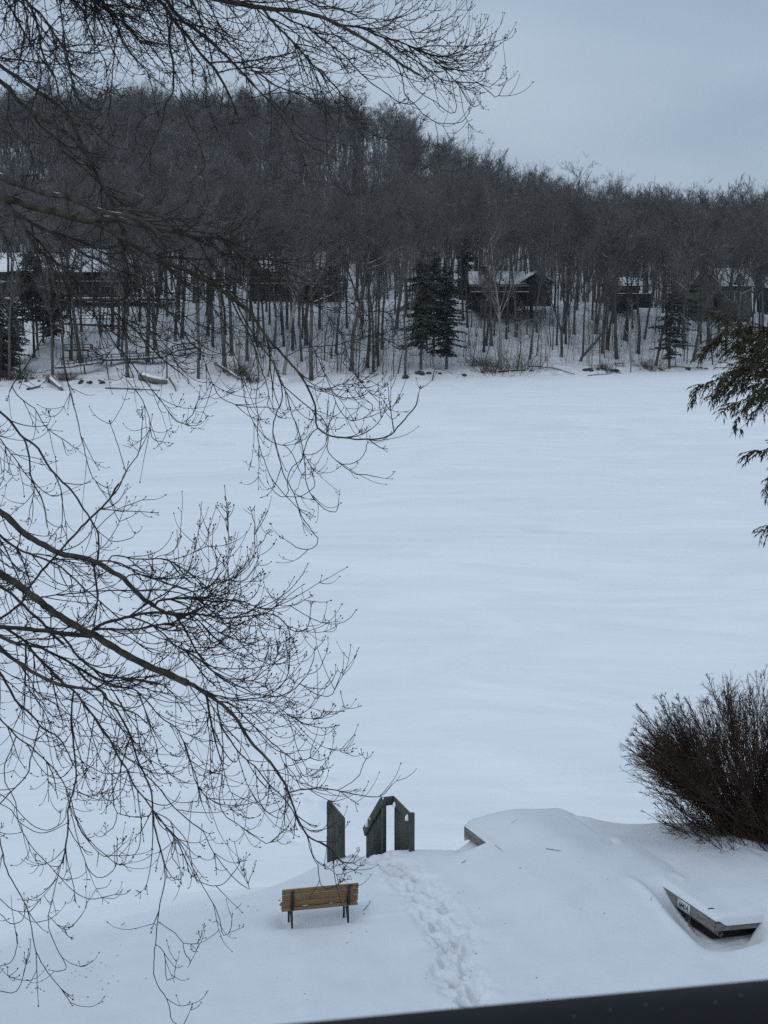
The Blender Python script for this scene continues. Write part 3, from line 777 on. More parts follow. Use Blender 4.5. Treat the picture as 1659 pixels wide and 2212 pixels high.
# ------------------------------------------------------------------ the maple whose hanging boughs fill the left side
# limbs and branches measured in the photograph (frame, start width, end width, twig density, points); every one
# gets its own distance from the window so that the crown is as deep as it is wide
FR = {'A': (0, 0, 1.659), 'B': (1000, 0, 1.659), 'C': (0, 700, 1.659), 'D': (800, 1000, 1.659), 'I': (0, 1500, 1.0972),
      'E': (0, 1900, 2.074), 'F': (600, 2000, 2.074), 'G': (0, 2600, 2.074), 'H': (700, 2600, 2.074), 'J': (1000, 3000, 2.074), 'K': (0, 2700, 1.0972)}
TR = '''
A 14 8 .8 0,430 120,510 215,575 330,655 400,710 460,790 510,890 560,990 610,1100 680,1210 730,1320
A 18 9 .8 0,530 60,575 110,650 190,720 260,770 330,800 400,845 450,880 500,930 560,1010 600,1090
A 9 4 .8 200,735 270,830 370,910 410,990 470,1030 560,1110 640,1190 700,1260 860,1330
A 8 3 .9 100,0 95,70 110,130 150,200 155,260 140,330 120,420
A 5 3 1 95,60 50,50 40,110 20,200 0,230
A 10 3 1 165,0 200,50 230,120 255,200 265,300 300,400 350,480 380,600 400,720 420,850
A 9 3 1 190,20 260,80 310,150 360,230 410,310 440,420 470,540 490,620 530,680 560,760 600,840 640,940
A 6 3 1 390,0 400,100 415,220 430,330 455,440 480,580 500,680
A 6 2 1 480,0 540,70 570,150 600,240 650,330 690,420 700,520 720,640 710,740
A 6 2 1 600,0 640,60 680,140 720,220 745,300 740,430 730,560 720,700 690,790
A 8 2 1 670,0 720,80 760,160 790,240 830,320 900,400 960,470 990,560 1020,690
A 7 2 1 620,0 740,100 830,160 900,220 980,300 1050,390 1130,450 1180,530 1260,620
A 14 5 1 1040,0 1090,60 1120,110 1170,180 1240,250 1290,330 1350,395 1400,450 1470,560 1510,650 1550,750
A 9 3 .25 1115,110 1100,200 1110,300 1130,420 1135,520 1125,610 1080,690 1060,790 1010,920 935,1060
A 3 2 .3 1115,615 1160,660 1200,720 1240,820 1290,880 1310,980 1340,1090 1260,1170
A 3 2 .3 1065,738 980,745 920,790 890,860 885,930 910,990
A 11 6 1 1090,0 1130,60 1200,140 1290,200 1370,260 1420,310 1490,380 1570,460 1659,560
B 6 2 .7 0,560 80,640 170,750 240,850 280,930 320,1030 350,1130
B 3 2 .6 280,910 400,970 480,1005 560,1060
A 5 3 1 1240,0 1300,80 1400,180 1500,290 1600,400 1659,470 1720,560
A 7 3 1.2 1390,410 1480,400 1560,410 1659,395 1760,370 1860,375
A 5 3 1.2 1430,465 1530,450 1659,440 1740,450 1830,440
A 4 2 .7 400,270 520,290 640,295 800,310 850,300 890,250 890,190
A 5 2 1 260,200 240,330 270,480 240,600 200,720 180,860 200,1000
A 5 2 1 420,330 520,340 600,330 700,240 760,200
A 4 2 1 0,250 80,330 170,420 240,520 290,640 350,760 390,900
A 4 2 1 0,370 90,330 200,300 290,330
A 4 2 1 30,600 50,760 100,880 190,960 230,1100
A 5 2 1 1350,0 1420,130 1480,260 1560,330 1600,450 1640,600 1659,720
A 5 2 1 1180,190 1240,330 1330,450 1350,560 1340,680 1390,790
A 4 2 .9 850,0 900,90 960,150 1040,190 1120,210 1200,200
A 4 2 .9 760,0 820,90 900,130 1010,230 1090,300 1180,340 1250,310
B 20 6 .9 -219,0 0,40 120,58 260,70 380,95 480,125 560,165 640,210 720,255 820,315 890,365 950,410 1010,450 1080,490
B 8 3 1.2 560,150 640,165 730,190 830,240 950,270 1050,320 1140,355 1230,370 1300,350 1340,300
B 6 2 1 830,250 900,300 980,350 1080,410 1160,470 1230,520 1320,535 1400,540 1460,540 1530,570 1570,545
B 4 2 1 1140,360 1220,430 1290,500 1340,560 1390,590 1450,565
B 3 2 .5 1340,575 1370,620 1400,670 1440,700 1465,685
B 4 2 .8 930,400 960,470 980,560 985,620 1040,670 1090,730 1130,760 1190,800 1280,805 1350,800 1385,770
B 3 2 .5 940,410 1000,500 1060,580 1120,630 1180,660 1240,715 1300,745 1325,705 1310,640 1300,575
B 7 2 .8 100,90 220,130 340,175 450,260 550,330 620,390 650,430 720,500 800,565 880,620 950,670 1020,680 1070,655 1110,610
B 9 2 .9 30,70 100,130 190,210 270,290 340,370 390,430 440,460 490,520 560,600 620,690 680,780 730,850 790,880 850,910 895,865
B 4 2 .6 390,430 420,520 450,640 470,760 475,880 480,1000 490,1100 510,1180 580,1240
B 7 2 1.2 0,490 60,510 130,555 220,590 300,610 360,640 430,680 520,730 600,760 660,790 700,740
B 4 2 1 640,100 780,140 900,130 990,100 1075,60
B 4 2 1 500,130 620,130 760,120 880,130 980,90 1075,15
B 3 2 1 880,130 1000,190 1060,210 1150,210 1210,190 1270,160
B 3 2 1 950,250 1080,250 1170,265 1240,255 1290,285 1370,220
B 3 2 1 1160,370 1260,365 1360,360 1430,315
B 3 2 1 1080,350 1200,420 1300,450 1400,455 1470,395
B 3 2 .8 1330,530 1450,540 1510,510 1520,450
B 3 2 .7 1450,545 1530,600 1590,635 1615,590 1635,555
B 6 2 1.2 340,0 420,40 540,50 640,90 720,140 800,180
B 5 2 1.2 0,450 120,470 240,430 330,430 430,470
B 4 2 1.2 0,360 120,370 220,350 310,350 420,400
B 4 2 1.2 180,200 280,300 400,350 520,400 600,440
B 4 2 1.2 260,120 420,200 560,240 680,330 790,400
B 4 2 1.2 0,640 100,610 240,600 330,560
B 4 2 1 0,20 90,200 150,330 200,460 330,560 470,600 560,560
B 4 2 1 420,100 520,220 640,300 760,350 880,420 960,490 1040,520
C 27 9 .5 -60,-30 0,-10 80,30 200,65 310,105 430,125 540,170 640,210 740,238 850,250 960,300 1060,380
C 8 3 1 650,208 800,203 900,215 1000,240 1130,260 1250,270 1340,300
C 30 12 .5 -60,105 0,125 120,155 230,195 350,225 480,260 580,285 640,270 740,270 850,290 950,315 1080,335 1200,365 1310,405
C 19 10 .7 590,285 680,330 770,375 850,430 940,480 1030,530 1130,570 1230,610 1330,660 1430,720 1520,790 1600,850 1659,900
D 10 3 .5 240,340 310,390 350,450 430,560 530,670 610,760 670,850 710,930 735,1020 738,1120 780,1160 830,1190 920,1200 1010,1212 1150,1205 1230,1180 1270,1130 1330,1060 1390,990 1405,920
C 12 4 .8 0,150 20,180 100,230 200,290 310,345 390,380 470,440 550,500 650,540 740,590 830,650 920,710 1000,780 1080,860 1160,930 1200,1000 1230,1060 1310,1130
C 14 3 .8 0,150 30,170 110,250 150,300 190,390 250,470 330,530 400,575 480,640 550,710 620,780 700,830 760,890 830,950 900,1010 960,1080 1040,1160 1120,1230 1200,1290
C 9 4 .3 290,530 320,600 350,680 375,770 400,880 410,990 410,1100 415,1190 430,1280 440,1330
I 4 2 .6 300,30 330,150 355,260 375,340 400,420 440,450
C 6 3 .4 395,920 350,960 280,1050 220,1150 150,1260 100,1327 60,1400
C 5 3 .8 345,700 440,740 520,810 580,850 640,920 700,1000 740,1070 790,1130 850,1200 930,1310
C 5 2 .8 430,0 440,130 450,250 440,360 445,500 450,650 470,720 540,830
C 8 3 .8 600,10 680,70 740,180 790,290 830,380 860,480 880,600 900,700 910,780
C 6 3 1 920,340 1010,390 1090,440 1160,490 1240,550 1320,620 1400,680
C 8 5 1 1200,365 1300,390 1400,385 1480,420 1550,480 1659,560 1740,640
D 5 2 .9 330,60 450,130 560,200 650,260 750,340 830,420 900,510 960,600
C 5 3 1.1 1080,335 1240,350 1400,365 1560,440 1659,470
D 4 2 1 332,-28 480,60 620,150 780,230 930,300 1050,370 1200,380 1240,450
C 4 2 1 870,250 1000,300 1150,330 1300,310 1420,280
C 5 2 1 400,400 500,560 560,700 610,850 650,1010 690,1150 700,1260
C 5 2 1 770,380 800,520 850,660 930,790 960,920 1000,1050 1080,1130 1160,1160
C 5 2 1 1030,530 1060,650 1120,760 1180,880 1280,950 1380,990
C 4 2 1 0,330 60,420 110,560 150,700 180,860 240,960
C 4 2 1.1 940,480 1100,520 1250,540 1380,600 1500,640 1600,720
C 4 2 1.1 1130,570 1230,700 1350,790 1420,890 1500,960 1620,1020
D 6 2 .6 180,280 240,420 300,520 340,620 370,720 410,830 430,920 420,990 460,1040
D 6 2 .35 200,290 270,430 330,530 400,630 450,700 490,790 515,880 510,970 470,1060 455,1160 480,1280 510,1390 545,1480 590,1560 620,1650 660,1740 720,1820 750,1860 740,1900 690,1930 620,1920 570,1890
D 3 2 .4 340,600 360,800 345,950 360,1080 355,1200 390,1330 450,1470 530,1570 600,1640 640,1680
D 4 2 .35 480,790 540,900 570,1020 620,1150 650,1260 665,1380 670,1480 710,1580 770,1650 830,1685 870,1685 885,1620
D 4 2 .5 738,1125 690,1180 660,1280 640,1350 580,1390 550,1480 555,1560 520,1590 470,1560
D 4 2 .5 500,850 600,930 700,1010 780,1080 815,1160 815,1280 860,1340 920,1390 1000,1440 1060,1440 1150,1460
D 3 2 .6 0,680 50,820 110,930 200,980 310,1000 420,1000
D 3 2 .6 140,560 220,690 260,850 280,980 330,1100 400,1190 480,1245 540,1255 600,1340 630,1420
D 3 2 .8 640,540 720,620 780,750 830,870 880,990 950,1085 1040,1080 1100,1030 1105,990 1075,960
D 3 2 .9 540,650 650,610 780,600 880,590 1000,560 1110,540 1200,560 1290,605
D 3 2 .6 900,510 940,640 920,720 1000,790 1060,880 1110,920 1145,885
D 3 2 1 660,850 800,890 900,850 990,850 1080,800
D 3 2 .3 900,1385 980,1370 1050,1310 1065,1250
D 2.5 2 .2 555,1570 640,1580 720,1530 730,1490
D 2.5 2 .3 670,1300 720,1310 780,1270 800,1240 820,1140
I 9 4 .35 -30,100 0,130 50,180 95,240 155,280 195,345 240,405 300,465 335,510 365,560 400,610 425,670 425,740 415,790
I 7 3 .5 95,245 125,330 135,420 170,490 195,560 205,630
I 4 2 .6 240,410 265,470 270,560 265,650
I 4 2 .9 0,250 60,330 110,400 150,460 130,560
I 4 2 .8 20,20 60,60 150,120 200,200 300,270
I 3 2 .8 550,0 600,60 640,140 650,200 660,250 700,265
I 3 2 .8 640,0 700,90 770,180 830,150 850,100
E 9 5 .4 0,1110 90,1050 180,970 240,860 320,750 420,640 500,550 640,390 760,270 880,150 970,10
I 5 2 .4 470,507 510,460 540,400 580,340 605,290 615,190
I 3 2 .3 540,400 525,340 510,280 490,230
I 3 2 .3 425,640 470,590 520,550 580,530 605,515
I 3 2 .3 425,640 480,690 530,690 568,675
E 25 11 .6 -60,200 0,240 70,290 150,370 230,440 340,500 440,555 540,595 650,610 760,640 850,690 940,740 1010,780 1080,860 1160,940 1260,1010
E 9 4 .9 1255,1010 1270,985 1310,960 1450,945 1560,940 1659,940
F 6 2 1 120,742 200,735 370,735 550,745 700,755 830,800 940,830 1040,790 1060,800 1150,795 1215,770
E 10 8 .9 1250,1010 1330,1055 1450,1080 1540,1075
F 8 2 .9 90,855 140,860 300,865 450,880 600,900 720,890 830,875 960,865 1040,900 1100,960 1150,1005 1230,1010 1275,970 1290,850
E 27 17 .6 -60,700 0,740 80,790 170,850 260,920 350,990 440,1060 530,1120 620,1170 700,1220 780,1250 870,1310 950,1360 1040,1410 1130,1460 1230,1510 1340,1550 1450,1600 1540,1640
H 16 3 .55 80,190 140,215 230,270 330,340 420,410 480,480 540,570 610,680 700,780 780,860 840,950 890,1040 910,1100 940,1180 970,1270 1010,1350 1060,1430 1120,1470 1200,1500 1270,1560 1330,1640 1400,1659
E 15 12 .6 -60,1170 0,1180 100,1185 250,1200 400,1215 520,1235 640,1245 740,1250
E 12 6 .9 730,1215 800,1165 900,1130 1000,1110 1100,1085 1200,1065 1300,1060 1400,1075 1470,1100
E 9 4 1 760,1205 900,1200 1050,1200 1150,1195 1280,1160 1400,1150 1500,1100 1620,1040
F 4 2 1 160,960 300,860 420,810 540,790 600,740 625,640 620,540 590,480
E 9 3 1 0,430 80,500 180,560 300,600 400,640 500,690 600,780 680,860 800,960 900,1050 1000,1130
E 11 5 .9 -40,1235 0,1260 120,1310 230,1330 330,1350 420,1390 520,1440 620,1500 720,1560 830,1620 950,1659
G 6 2 .9 930,200 1100,240 1180,310 1250,390 1330,480 1430,540 1480,620 1520,720 1560,850 1600,1000 1659,1060
E 13 9 .7 -40,1340 0,1370 80,1420 170,1480 260,1540 350,1590 460,1640 540,1659
G 10 3 .9 540,200 650,220 740,235 820,245 860,310 930,350 1020,400 1110,440 1200,520
E 9 7 .9 60,1190 100,1220 190,1280 260,1370 330,1450 400,1520 480,1600 530,1659
G 8 3 .9 520,190 560,210 630,270 690,370 770,460 830,550 900,650 960,770 1020,860 1060,940 1110,1040 1180,1130 1250,1220 1310,1300 1400,1420 1480,1540 1530,1659
E 8 5 .9 500,1290 560,1340 620,1410 700,1480 790,1540 900,1590 1050,1600 1200,1620 1300,1640
G 5 2 1 850,158 1000,155 1150,170 1250,190 1340,210 1480,340 1560,440
E 10 7 .8 -40,820 0,850 80,900 170,980 260,1070 330,1130 420,1230 520,1320
E 5 3 1 180,980 330,940 450,920 620,905 740,890 900,880 1100,880 1300,875 1450,900 1560,935
E 8 4 1 770,650 780,760 790,860 800,950 780,1030 740,1100
E 6 3 1 790,640 900,640 980,660 1070,700 1120,740 1200,770 1300,800 1400,830 1550,880 1640,960
E 5 3 1 1030,775 1090,745 1200,760 1300,800
E 5 3 1 880,640 920,600 990,600 1080,625 1200,625 1320,620 1420,660 1550,740 1659,830
F 3 2 1 0,420 110,430 230,490 320,550 400,630 470,690
F 2.5 2 .8 140,420 260,400 370,350 430,320 445,265
F 2.5 2 .8 0,410 60,385 130,375 180,340 215,290
F 4 2 .5 370,740 450,660 540,560 590,480 540,420 515,380
F 4 2 .5 470,690 560,620 680,560 770,480 830,380 840,300 830,200 840,130 820,85
F 3 2 .3 600,470 630,380 625,280 620,200 605,175
F 2.5 2 .2 840,315 900,270 930,215
F 2.5 2 .5 650,590 740,600 800,550 828,500
F 3 2 .5 840,900 880,1000 930,1090 1000,1160 1060,1180 1105,1160
F 6 3 1.1 0,1010 100,1060 200,1130 300,1180 400,1250 500,1340 600,1400 700,1450 800,1500
F 6 2 .8 340,1440 420,1480 520,1530 640,1555 760,1560 880,1550 980,1510 1060,1440 1100,1380 1120,1280 1120,1220 1100,1160
F 4 2 .6 880,1550 1000,1545 1130,1500 1200,1440 1260,1370 1300,1290 1320,1215
F 3 2 .4 1180,1430 1270,1490 1370,1530 1450,1540 1490,1480 1515,1415
F 2.5 2 .4 1200,1450 1280,1475 1400,1475 1465,1420
F 2.5 2 .4 1260,1380 1340,1340 1385,1270 1410,1220
F 3 2 1.1 600,1310 640,1360 720,1390 840,1420 960,1440
F 3 2 .8 700,1390 820,1390 900,1340 980,1280 1050,1220 1080,1170
F 4 2 1.1 0,1000 150,950 300,970 420,1010 560,1020 680,1010 740,1060
F 4 2 1.1 100,1110 250,1120 400,1140 520,1130 620,1060 640,980
F 4 2 1.1 200,1220 350,1210 500,1200 640,1180 720,1120
H 6 2 .6 330,340 410,350 500,420 600,520 700,610 790,690 870,760 940,810 960,820 1050,810 1110,780 1130,745
H 2.5 2 .4 955,820 990,890 1030,950 1100,940 1150,910
H 5 2 .35 905,1070 1010,1055 1130,1045 1250,1055 1380,1080 1480,1100 1600,1115 1680,1095 1725,1050 1745,1016
H 2.5 2 .2 1310,1055 1400,1010 1480,940 1515,850
H 6 3 .7 310,340 330,450 360,550 430,650 490,740 560,810 640,880 700,950 760,1030 850,1110 920,1200 965,1280
H 4 2 .5 320,450 360,600 370,750 365,900 345,1060 340,1170 380,1260 440,1310 510,1350 590,1410 660,1465 730,1495 790,1465 830,1415
H 3 2 .4 830,710 840,790 890,870 900,960 895,1050
H 2.5 2 .4 870,740 890,860 950,930 1000,1040 1060,1050
H 2.5 2 .2 1000,1330 1080,1385 1170,1395 1220,1340 1235,1260
H 3 2 .4 1060,1440 1085,1520 1110,1600 1150,1659
J 3 2 .3 430,590 455,690 490,800 530,850 525,920 540,990 590,1040 640,1025
J 3 2 .3 500,650 580,690 640,730 700,810 790,830 835,770
J 2.5 2 .1 500,650 600,650 680,650 695,605
H 3 2 .4 610,860 640,980 650,1100 690,1190 740,1250 800,1230
H 3 2 .4 480,730 520,880 590,1060 690,1200 770,1270 835,1290 870,1250
H 2.5 2 .4 680,910 770,900 850,895 900,860 930,850
H 3 2 .5 180,1050 260,1140 370,1175 500,1185 600,1165 680,1150 725,1080
H 4 3 .6 60,650 100,800 150,960 180,1080
H 4 2 1.1 140,215 260,330 300,460 260,560 300,600 400,580
H 4 2 1.1 60,200 200,370 290,480 420,540 560,560
H 4 2 1.1 230,270 380,310 520,330 660,330 800,370 900,440 1000,440 1085,385
H 3 2 1 420,410 600,430 740,430 860,440 950,465
G 8 4 .7 600,60 700,160 820,240 880,320 960,420 1020,520 1070,630 1100,740 1130,840 1180,930 1220,1030 1240,1130 1250,1250 1265,1370 1290,1470 1320,1580 1340,1659
K 4 2 .35 709,768 715,820 705,890 690,950 680,1025 672,1110 665,1200 665,1250 690,1310 720,1350 735,1410 745,1450 785,1470 805,1440
G 7 4 .6 600,280 580,450 590,600 605,750 620,880 615,1000 580,1120 555,1230 555,1400 530,1560 500,1659
K 3 2 .5 264,768 250,820 230,900 210,1000 215,1060 240,1120 270,1180 290,1220 255,1235
G 6 2 .6 0,480 70,550 140,630 260,710 350,800 430,870 490,950 540,1050 580,1150 610,1250 640,1350 700,1440 780,1520 860,1590 940,1659
G 4 2 .3 140,630 90,740 40,850 40,980 90,1080 130,1170 145,1300 200,1430 280,1550 390,1659 480,1760
G 10 3 .6 -20,60 0,100 60,200 130,330 220,410 300,490 340,550 450,610 520,690 600,860
G 5 3 .3 320,560 290,680 250,800 230,920 150,1010 60,1110 0,1170
G 3 2 .3 0,1090 80,1150 150,1230 220,1310 300,1370 380,1390 460,1360 530,1290 550,1180
G 3 2 .3 0,1200 100,1240 160,1320 260,1390 370,1410 470,1370
G 3 2 .6 920,740 920,900 920,1050 940,1220 1000,1260 1100,1280 1170,1280 1250,1250
G 3 2 .3 970,1260 940,1340 880,1400 
G 3 2 .3 1170,1280 1150,1440 1130,1540 1105,1580
G 4 3 .5 1180,930 1300,1040 1400,1180 1520,1290 1659,1390
K 3 2 .5 878,648 900,690 950,760 1000,820 1075,880 1070,850
G 4 2 .5 1250,1240 1350,1350 1450,1450 1560,1560
K 3 2 .4 735,600 790,700 840,800 890,890 940,980 965,1080 995,1060 1000,1020
G 4 2 .5 1260,1240 1380,1300 1420,1400 1400,1580 1440,1659
K 3 2 .5 745,590 810,680 835,800 870,850 960,860 1020,790
K 5 2 .4 -10,640 0,670 30,800 80,890 120,970 135,1050 150,1130 180,1200 240,1280 300,1360
K 2.5 2 .3 680,1025 760,1075 790,1110 855,1115 865,1095
K 2.5 2 .3 672,1110 710,1150 720,1270 755,1260 755,1235
K 2.5 2 .3 790,1115 800,1160 820,1185
K 3 2 .3 0,920 60,970 130,975 150,955
K 3 2 .3 0,985 50,1030 95,1015 105,990
K 3 2 .2 0,1210 40,1200 65,1165 75,1105
K 3 2 .2 0,1320 60,1325 90,1290 105,1230
K 2.5 2 .3 210,1000 270,1055 310,1040 345,1000
K 2.5 2 .2 270,1055 310,1095
K 3 2 .4 300,510 330,640 380,790 440,830 500,780 505,700
K 3 2 .4 290,620 285,720 320,870
K 3 2 .4 340,560 360,640 450,740 515,700
K 2.5 2 .2 250,820 310,880 380,920 470,910
G 4 2 .9 150,10 250,160 300,330 390,470 430,640 470,800
G 4 2 .9 0,30 110,120 230,210 330,280 450,360 560,440 650,520 730,650
G 4 2 .8 690,370 720,500 760,640 800,760 860,880 940,960
G 4 2 .8 830,250 900,420 1000,560 1060,680 1180,780 1290,850
G 4 2 .8 1110,250 1180,400 1230,560 1280,700 1310,850 1400,940
G 3 2 .7 620,780 700,850 800,900 900,930 1000,915 1100,910
G 3 2 .6 540,1050 640,1090 720,1110 800,1140 860,1100 880,1050
'''
FS = F * 3024 / 1659.0
def spline(P, n):
    P = np.asarray(P, float); k = len(P)
    Q = np.vstack([2 * P[0] - P[1], P, 2 * P[-1] - P[-2]])
    d = np.r_[0, np.cumsum(np.linalg.norm(np.diff(P, axis=0), axis=1))]
    s = np.linspace(0, d[-1], n); i = np.clip(np.searchsorted(d, s, 'right') - 1, 0, k - 2)
    t = ((s - d[i]) / (d[i + 1] - d[i] + 1e-9))[:, None]
    p0, p1, p2, p3 = Q[i], Q[i + 1], Q[i + 2], Q[i + 3]
    return 0.5 * (2 * p1 + (p2 - p0) * t + (2 * p0 - 5 * p1 + 4 * p2 - p3) * t * t + (3 * p1 - p0 - 3 * p2 + p3) * t ** 3)

def maple():
    rs = np.random.RandomState(23)
    TX, TY = -3.3, 7.4
    gz = yz(TX, TY)
    root = thing('maple_tree', 'large bare maple whose drooping budded boughs hang in from the left', 'tree', (TX, TY, gz))
    base = {'A': 7.9, 'B': 7.9, 'C': 7.1, 'D': 7.0, 'I': 6.7, 'E': 6.6, 'F': 6.6, 'G': 6.5, 'H': 6.5, 'J': 6.5, 'K': 6.3}
    br = []                                            # dicts: pix (n,2) dep (n) w (n)
    def world(pix, dep):
        u, v = pix[:, 0] * 1659 / 3024, pix[:, 1] * 1659 / 3024
        return np.stack([(u - 829.5) / F * dep, CP * dep + (1106 - v) / F * SP * dep, ZC - SP * dep + (1106 - v) / F * CP * dep], 1)
    lines = [l.split() for l in TR.strip().splitlines()]
    allp, alld, allw = np.zeros((0, 2)), np.zeros(0), np.zeros(0)
    for l in lines:
        ox, oy, s = FR[l[0]]; w0, w1, den = float(l[1]) * (1.17 if float(l[1]) < 14 else 1.08), float(l[2]) * 1.6, float(l[3])
        P = np.array([[float(c) for c in p.split(',')] for p in l[4:]]) / s + [ox, oy]
        if l[0] in 'AB': den *= 0.78
        ln = np.sum(np.linalg.norm(np.diff(P, axis=0), axis=1))
        n = max(8, int(ln / 22)); pix = spline(P, n)
        edge = P[0, 0] < 18 or P[0, 1] < 18
        d0 = None; par = False
        if len(allp):
            dd = np.hypot(allp[:, 0] - pix[0, 0], allp[:, 1] - pix[0, 1]) - np.minimum(allw, 14) * 0.5
            k = int(np.argmin(dd + 200 * (allw < 0.6 * w0)))
            lim = 45 if not edge else 14
            if dd[k] < lim:
                d0 = alld[k]; par = True
                off = allp[k] - pix[0]; fade = np.clip(1 - np.arange(n) / 4.0, 0, 1)[:, None]
                pix = pix + off * fade
            elif not edge:
                k2 = int(np.argmin(dd)); d0 = alld[k2] + rs.normal(0, .1)
        if d0 is None: d0 = base[l[0]] + rs.uniform(-0.55, 0.55)
        ds = np.linspace(0, 1, n); amp = rs.normal(0, 0.16) * ln / 700
        dep = d0 + np.clip(amp, -.5, .5) * ds + 0.06 * np.sin(ds * rs.uniform(2, 5) + rs.uniform(0, 6)) * ds
        w = w0 + (w1 - w0) * ds ** 0.8
        br.append(dict(pix=pix, dep=dep, w=w, den=den, edge=edge and not par, par=par, g=l[0]))
        allp = np.vstack([allp, pix]); alld = np.r_[alld, dep]; allw = np.r_[allw, w]
    # trunk and two big limbs that stay outside the picture
    zt = np.linspace(gz - 0.3, ZC + 6.0, 16)
    tp = np.stack([TX + 0.15 * np.sin(zt * 0.4), TY + 0.12 * np.cos(zt * 0.5), zt], 1)
    tr = np.interp(zt, [gz - .3, gz + .6, ZC, ZC + 6], [0.42, 0.30, 0.20, 0.11])
    mb = MB(); mb.tubes(tp, tr, 14); mb.build('trunk', M['bark'], root, smooth=True)
    def limb_over(pts, r0, r1):
        P = spline(np.array(pts), 26); mb = MB(); mb.tubes(P, np.linspace(r0, r1, 26), 9); mb.build('limb', M['bark'], root, smooth=True); return P
    o1 = limb_over([(TX, TY, ZC + .9), (-2.3, 7.6, ZC + 1.55), (-1.2, 7.8, ZC + 1.75), (0.0, 7.9, ZC + 1.8), (0.6, 7.95, ZC + 1.75)], .085, .02)
    o2 = limb_over([(TX, TY, ZC + 1.8), (-2.5, 7.0, ZC + 1.9), (-1.4, 7.5, ZC + 2.0), (-0.4, 7.9, ZC + 2.0)], .07, .02)
    over = np.vstack([o1[5:], o2[5:]])
    # twig starting points gathered on the way
    S_p, S_t, S_r, S_d = [], [], [], []
    crowd = {}
    snow = MB()
    for b in br:
        P = world(b['pix'], b['dep']); r = b['w'] / 2 / FS * b['dep']
        r = r * (1 + 0.06 * np.sin(np.arange(len(r)) * 1.7 + rs.rand() * 6))
        if b['edge']:
            t0 = unit(P[0] - P[1])
            if b['pix'][0, 1] < 18 and b['pix'][0, 0] > 18:
                k = int(np.argmin(np.linalg.norm(over - (P[0] + t0 * 0.5 + [-.25, 0, .1]), axis=1))); e = over[k]
                if np.linalg.norm(e - P[0]) < 2.2:
                    Q = spline(np.array([e, P[0] * .5 + e * .5 + t0 * .08, P[0]]), 9)[:-1]
                else: Q = np.zeros((0, 3))
            else:
                e = np.array([TX + .1, TY, min(max(P[0][2] - t0[0] * 0 + (P[0][2] - P[min(6, len(P) - 1)][2]) * 1.2, ZC - 3.2), ZC + 1.6)])
                Q = spline(np.array([e, P[0] + t0 * 0.55 * (e - P[0])[0] / min(t0[0] - 1e-3, -0.3) * -0.6 if False else (P[0] + e) / 2 + [0, 0, .04], P[0]]), 10)[:-1]
            if len(Q):
                rq = np.linspace(r[0] * 1.7 + .002, r[0], len(Q) + 1)[:-1]
                P = np.vstack([Q, P]); r = np.r_[rq, r]
        P = P + rs.normal(0, 0.0012, P.shape)
        big = b['w'][0] >= 8.5
        mb = MB(); mb.tubes(P, r, 9 if b['w'][0] > 14 else (7 if big else 5))
        mb.build('limb' if big else 'branch', M['moss_bark'] if big and rs.rand() < 0.55 else (M['bark'] if b['w'][0] >= 4.5 else M['twig']), root, smooth=True)
        # snow lying along the two heavy limbs
        if b['g'] == 'C' and b['w'][0] > 25:
            Ps, rr = P[9:34], r[9:34]
            k = np.arange(len(Ps)); wv = np.clip(0.35 + 1.3 * fbm(k * 0.45, k * 0 + b['w'][0], 91), 0.03, 1)
            sp = Ps + np.array([0, 0, 1.0]) * (rr * (0.84))[:, None]
            snow.tubes(sp, rr * 0.36 * wv, 6)
        # sites
        L = np.r_[0, np.cumsum(np.linalg.norm(np.diff(P, axis=0), axis=1))]
        inside = (P[:, 0] > -3.0)
        sp = (0.066 if b['den'] >= .74 else 0.095) / max(b['den'], 0.05)
        pos = 0.05 + rs.uniform(0, sp)
        thick = b['w'][0]
        if thick > 16: sp *= 1.5
        lead_in = L[-1]
        while pos < L[-1] - 0.01:
            k = min(int(np.searchsorted(L, pos)), len(P) - 1); f = (pos - L[k - 1]) / (L[k] - L[k - 1] + 1e-9)
            p = P[k - 1] * (1 - f) + P[k] * f
            uu, vv = project(*p)
            cell = (int(uu / 11), int(vv / 11)); crowd[cell] = crowd.get(cell, 0) + 1
            if uu > -140 and vv > -160 and crowd[cell] <= 3:
                for rep in range(2 if rs.rand() < 0.45 else 1):
                    S_p.append(p); S_t.append(unit(P[k] - P[k - 1])); S_r.append(r[k]); S_d.append(b['den'] * (1.0 - 0.70 * (pos / lead_in)))
            pos += sp * rs.uniform(0.5, 1.6)
        # every branch ends in its own leader twig
        S_p.append(P[-1]); S_t.append(unit(P[-1] - P[-2]) * 3.0); S_r.append(r[-1]); S_d.append(0.3)
    # unmeasured side branches, drooping first and turning up at the end
    sb = []
    for i in range(len(S_p)):
        if S_r[i] > 0.0042 and rs.rand() < 0.40 and S_d[i] > .4 and np.linalg.norm(S_t[i]) < 2: sb.append(i)
    sbp = []
    for i in sb:
        t0 = unit(S_t[i]); x = rs.normal(0, 1, 3) * [1, .8, .8]; x = unit(x - t0 * np.dot(x, t0)); a = math.radians(rs.uniform(22, 48))
        d = t0 * math.cos(a) + x * math.sin(a); Ls = rs.uniform(.22, .62) * (1.15 if S_r[i] > .008 else .75); K = 14; q = [S_p[i]]; up = rs.uniform(.5, 1.9)
        for k in range(K):
            d = unit(d + np.array([0, 0, (-.055 if k < 6 else up * .10 * (k - 5) / 8)]) + rs.normal(0, .032, 3)); q.append(q[-1] + d * Ls / K)
        q = np.array(q); r = np.linspace(min(S_r[i] * .7, .0062), .0020, K + 1); sbp.append((q, r, S_d[i]))
    mb = MB()
    for q, r, dn in sbp: mb.tubes(q, r, 5)
    mb.build('side_branches', M['twig'], root, smooth=True, kind='stuff')
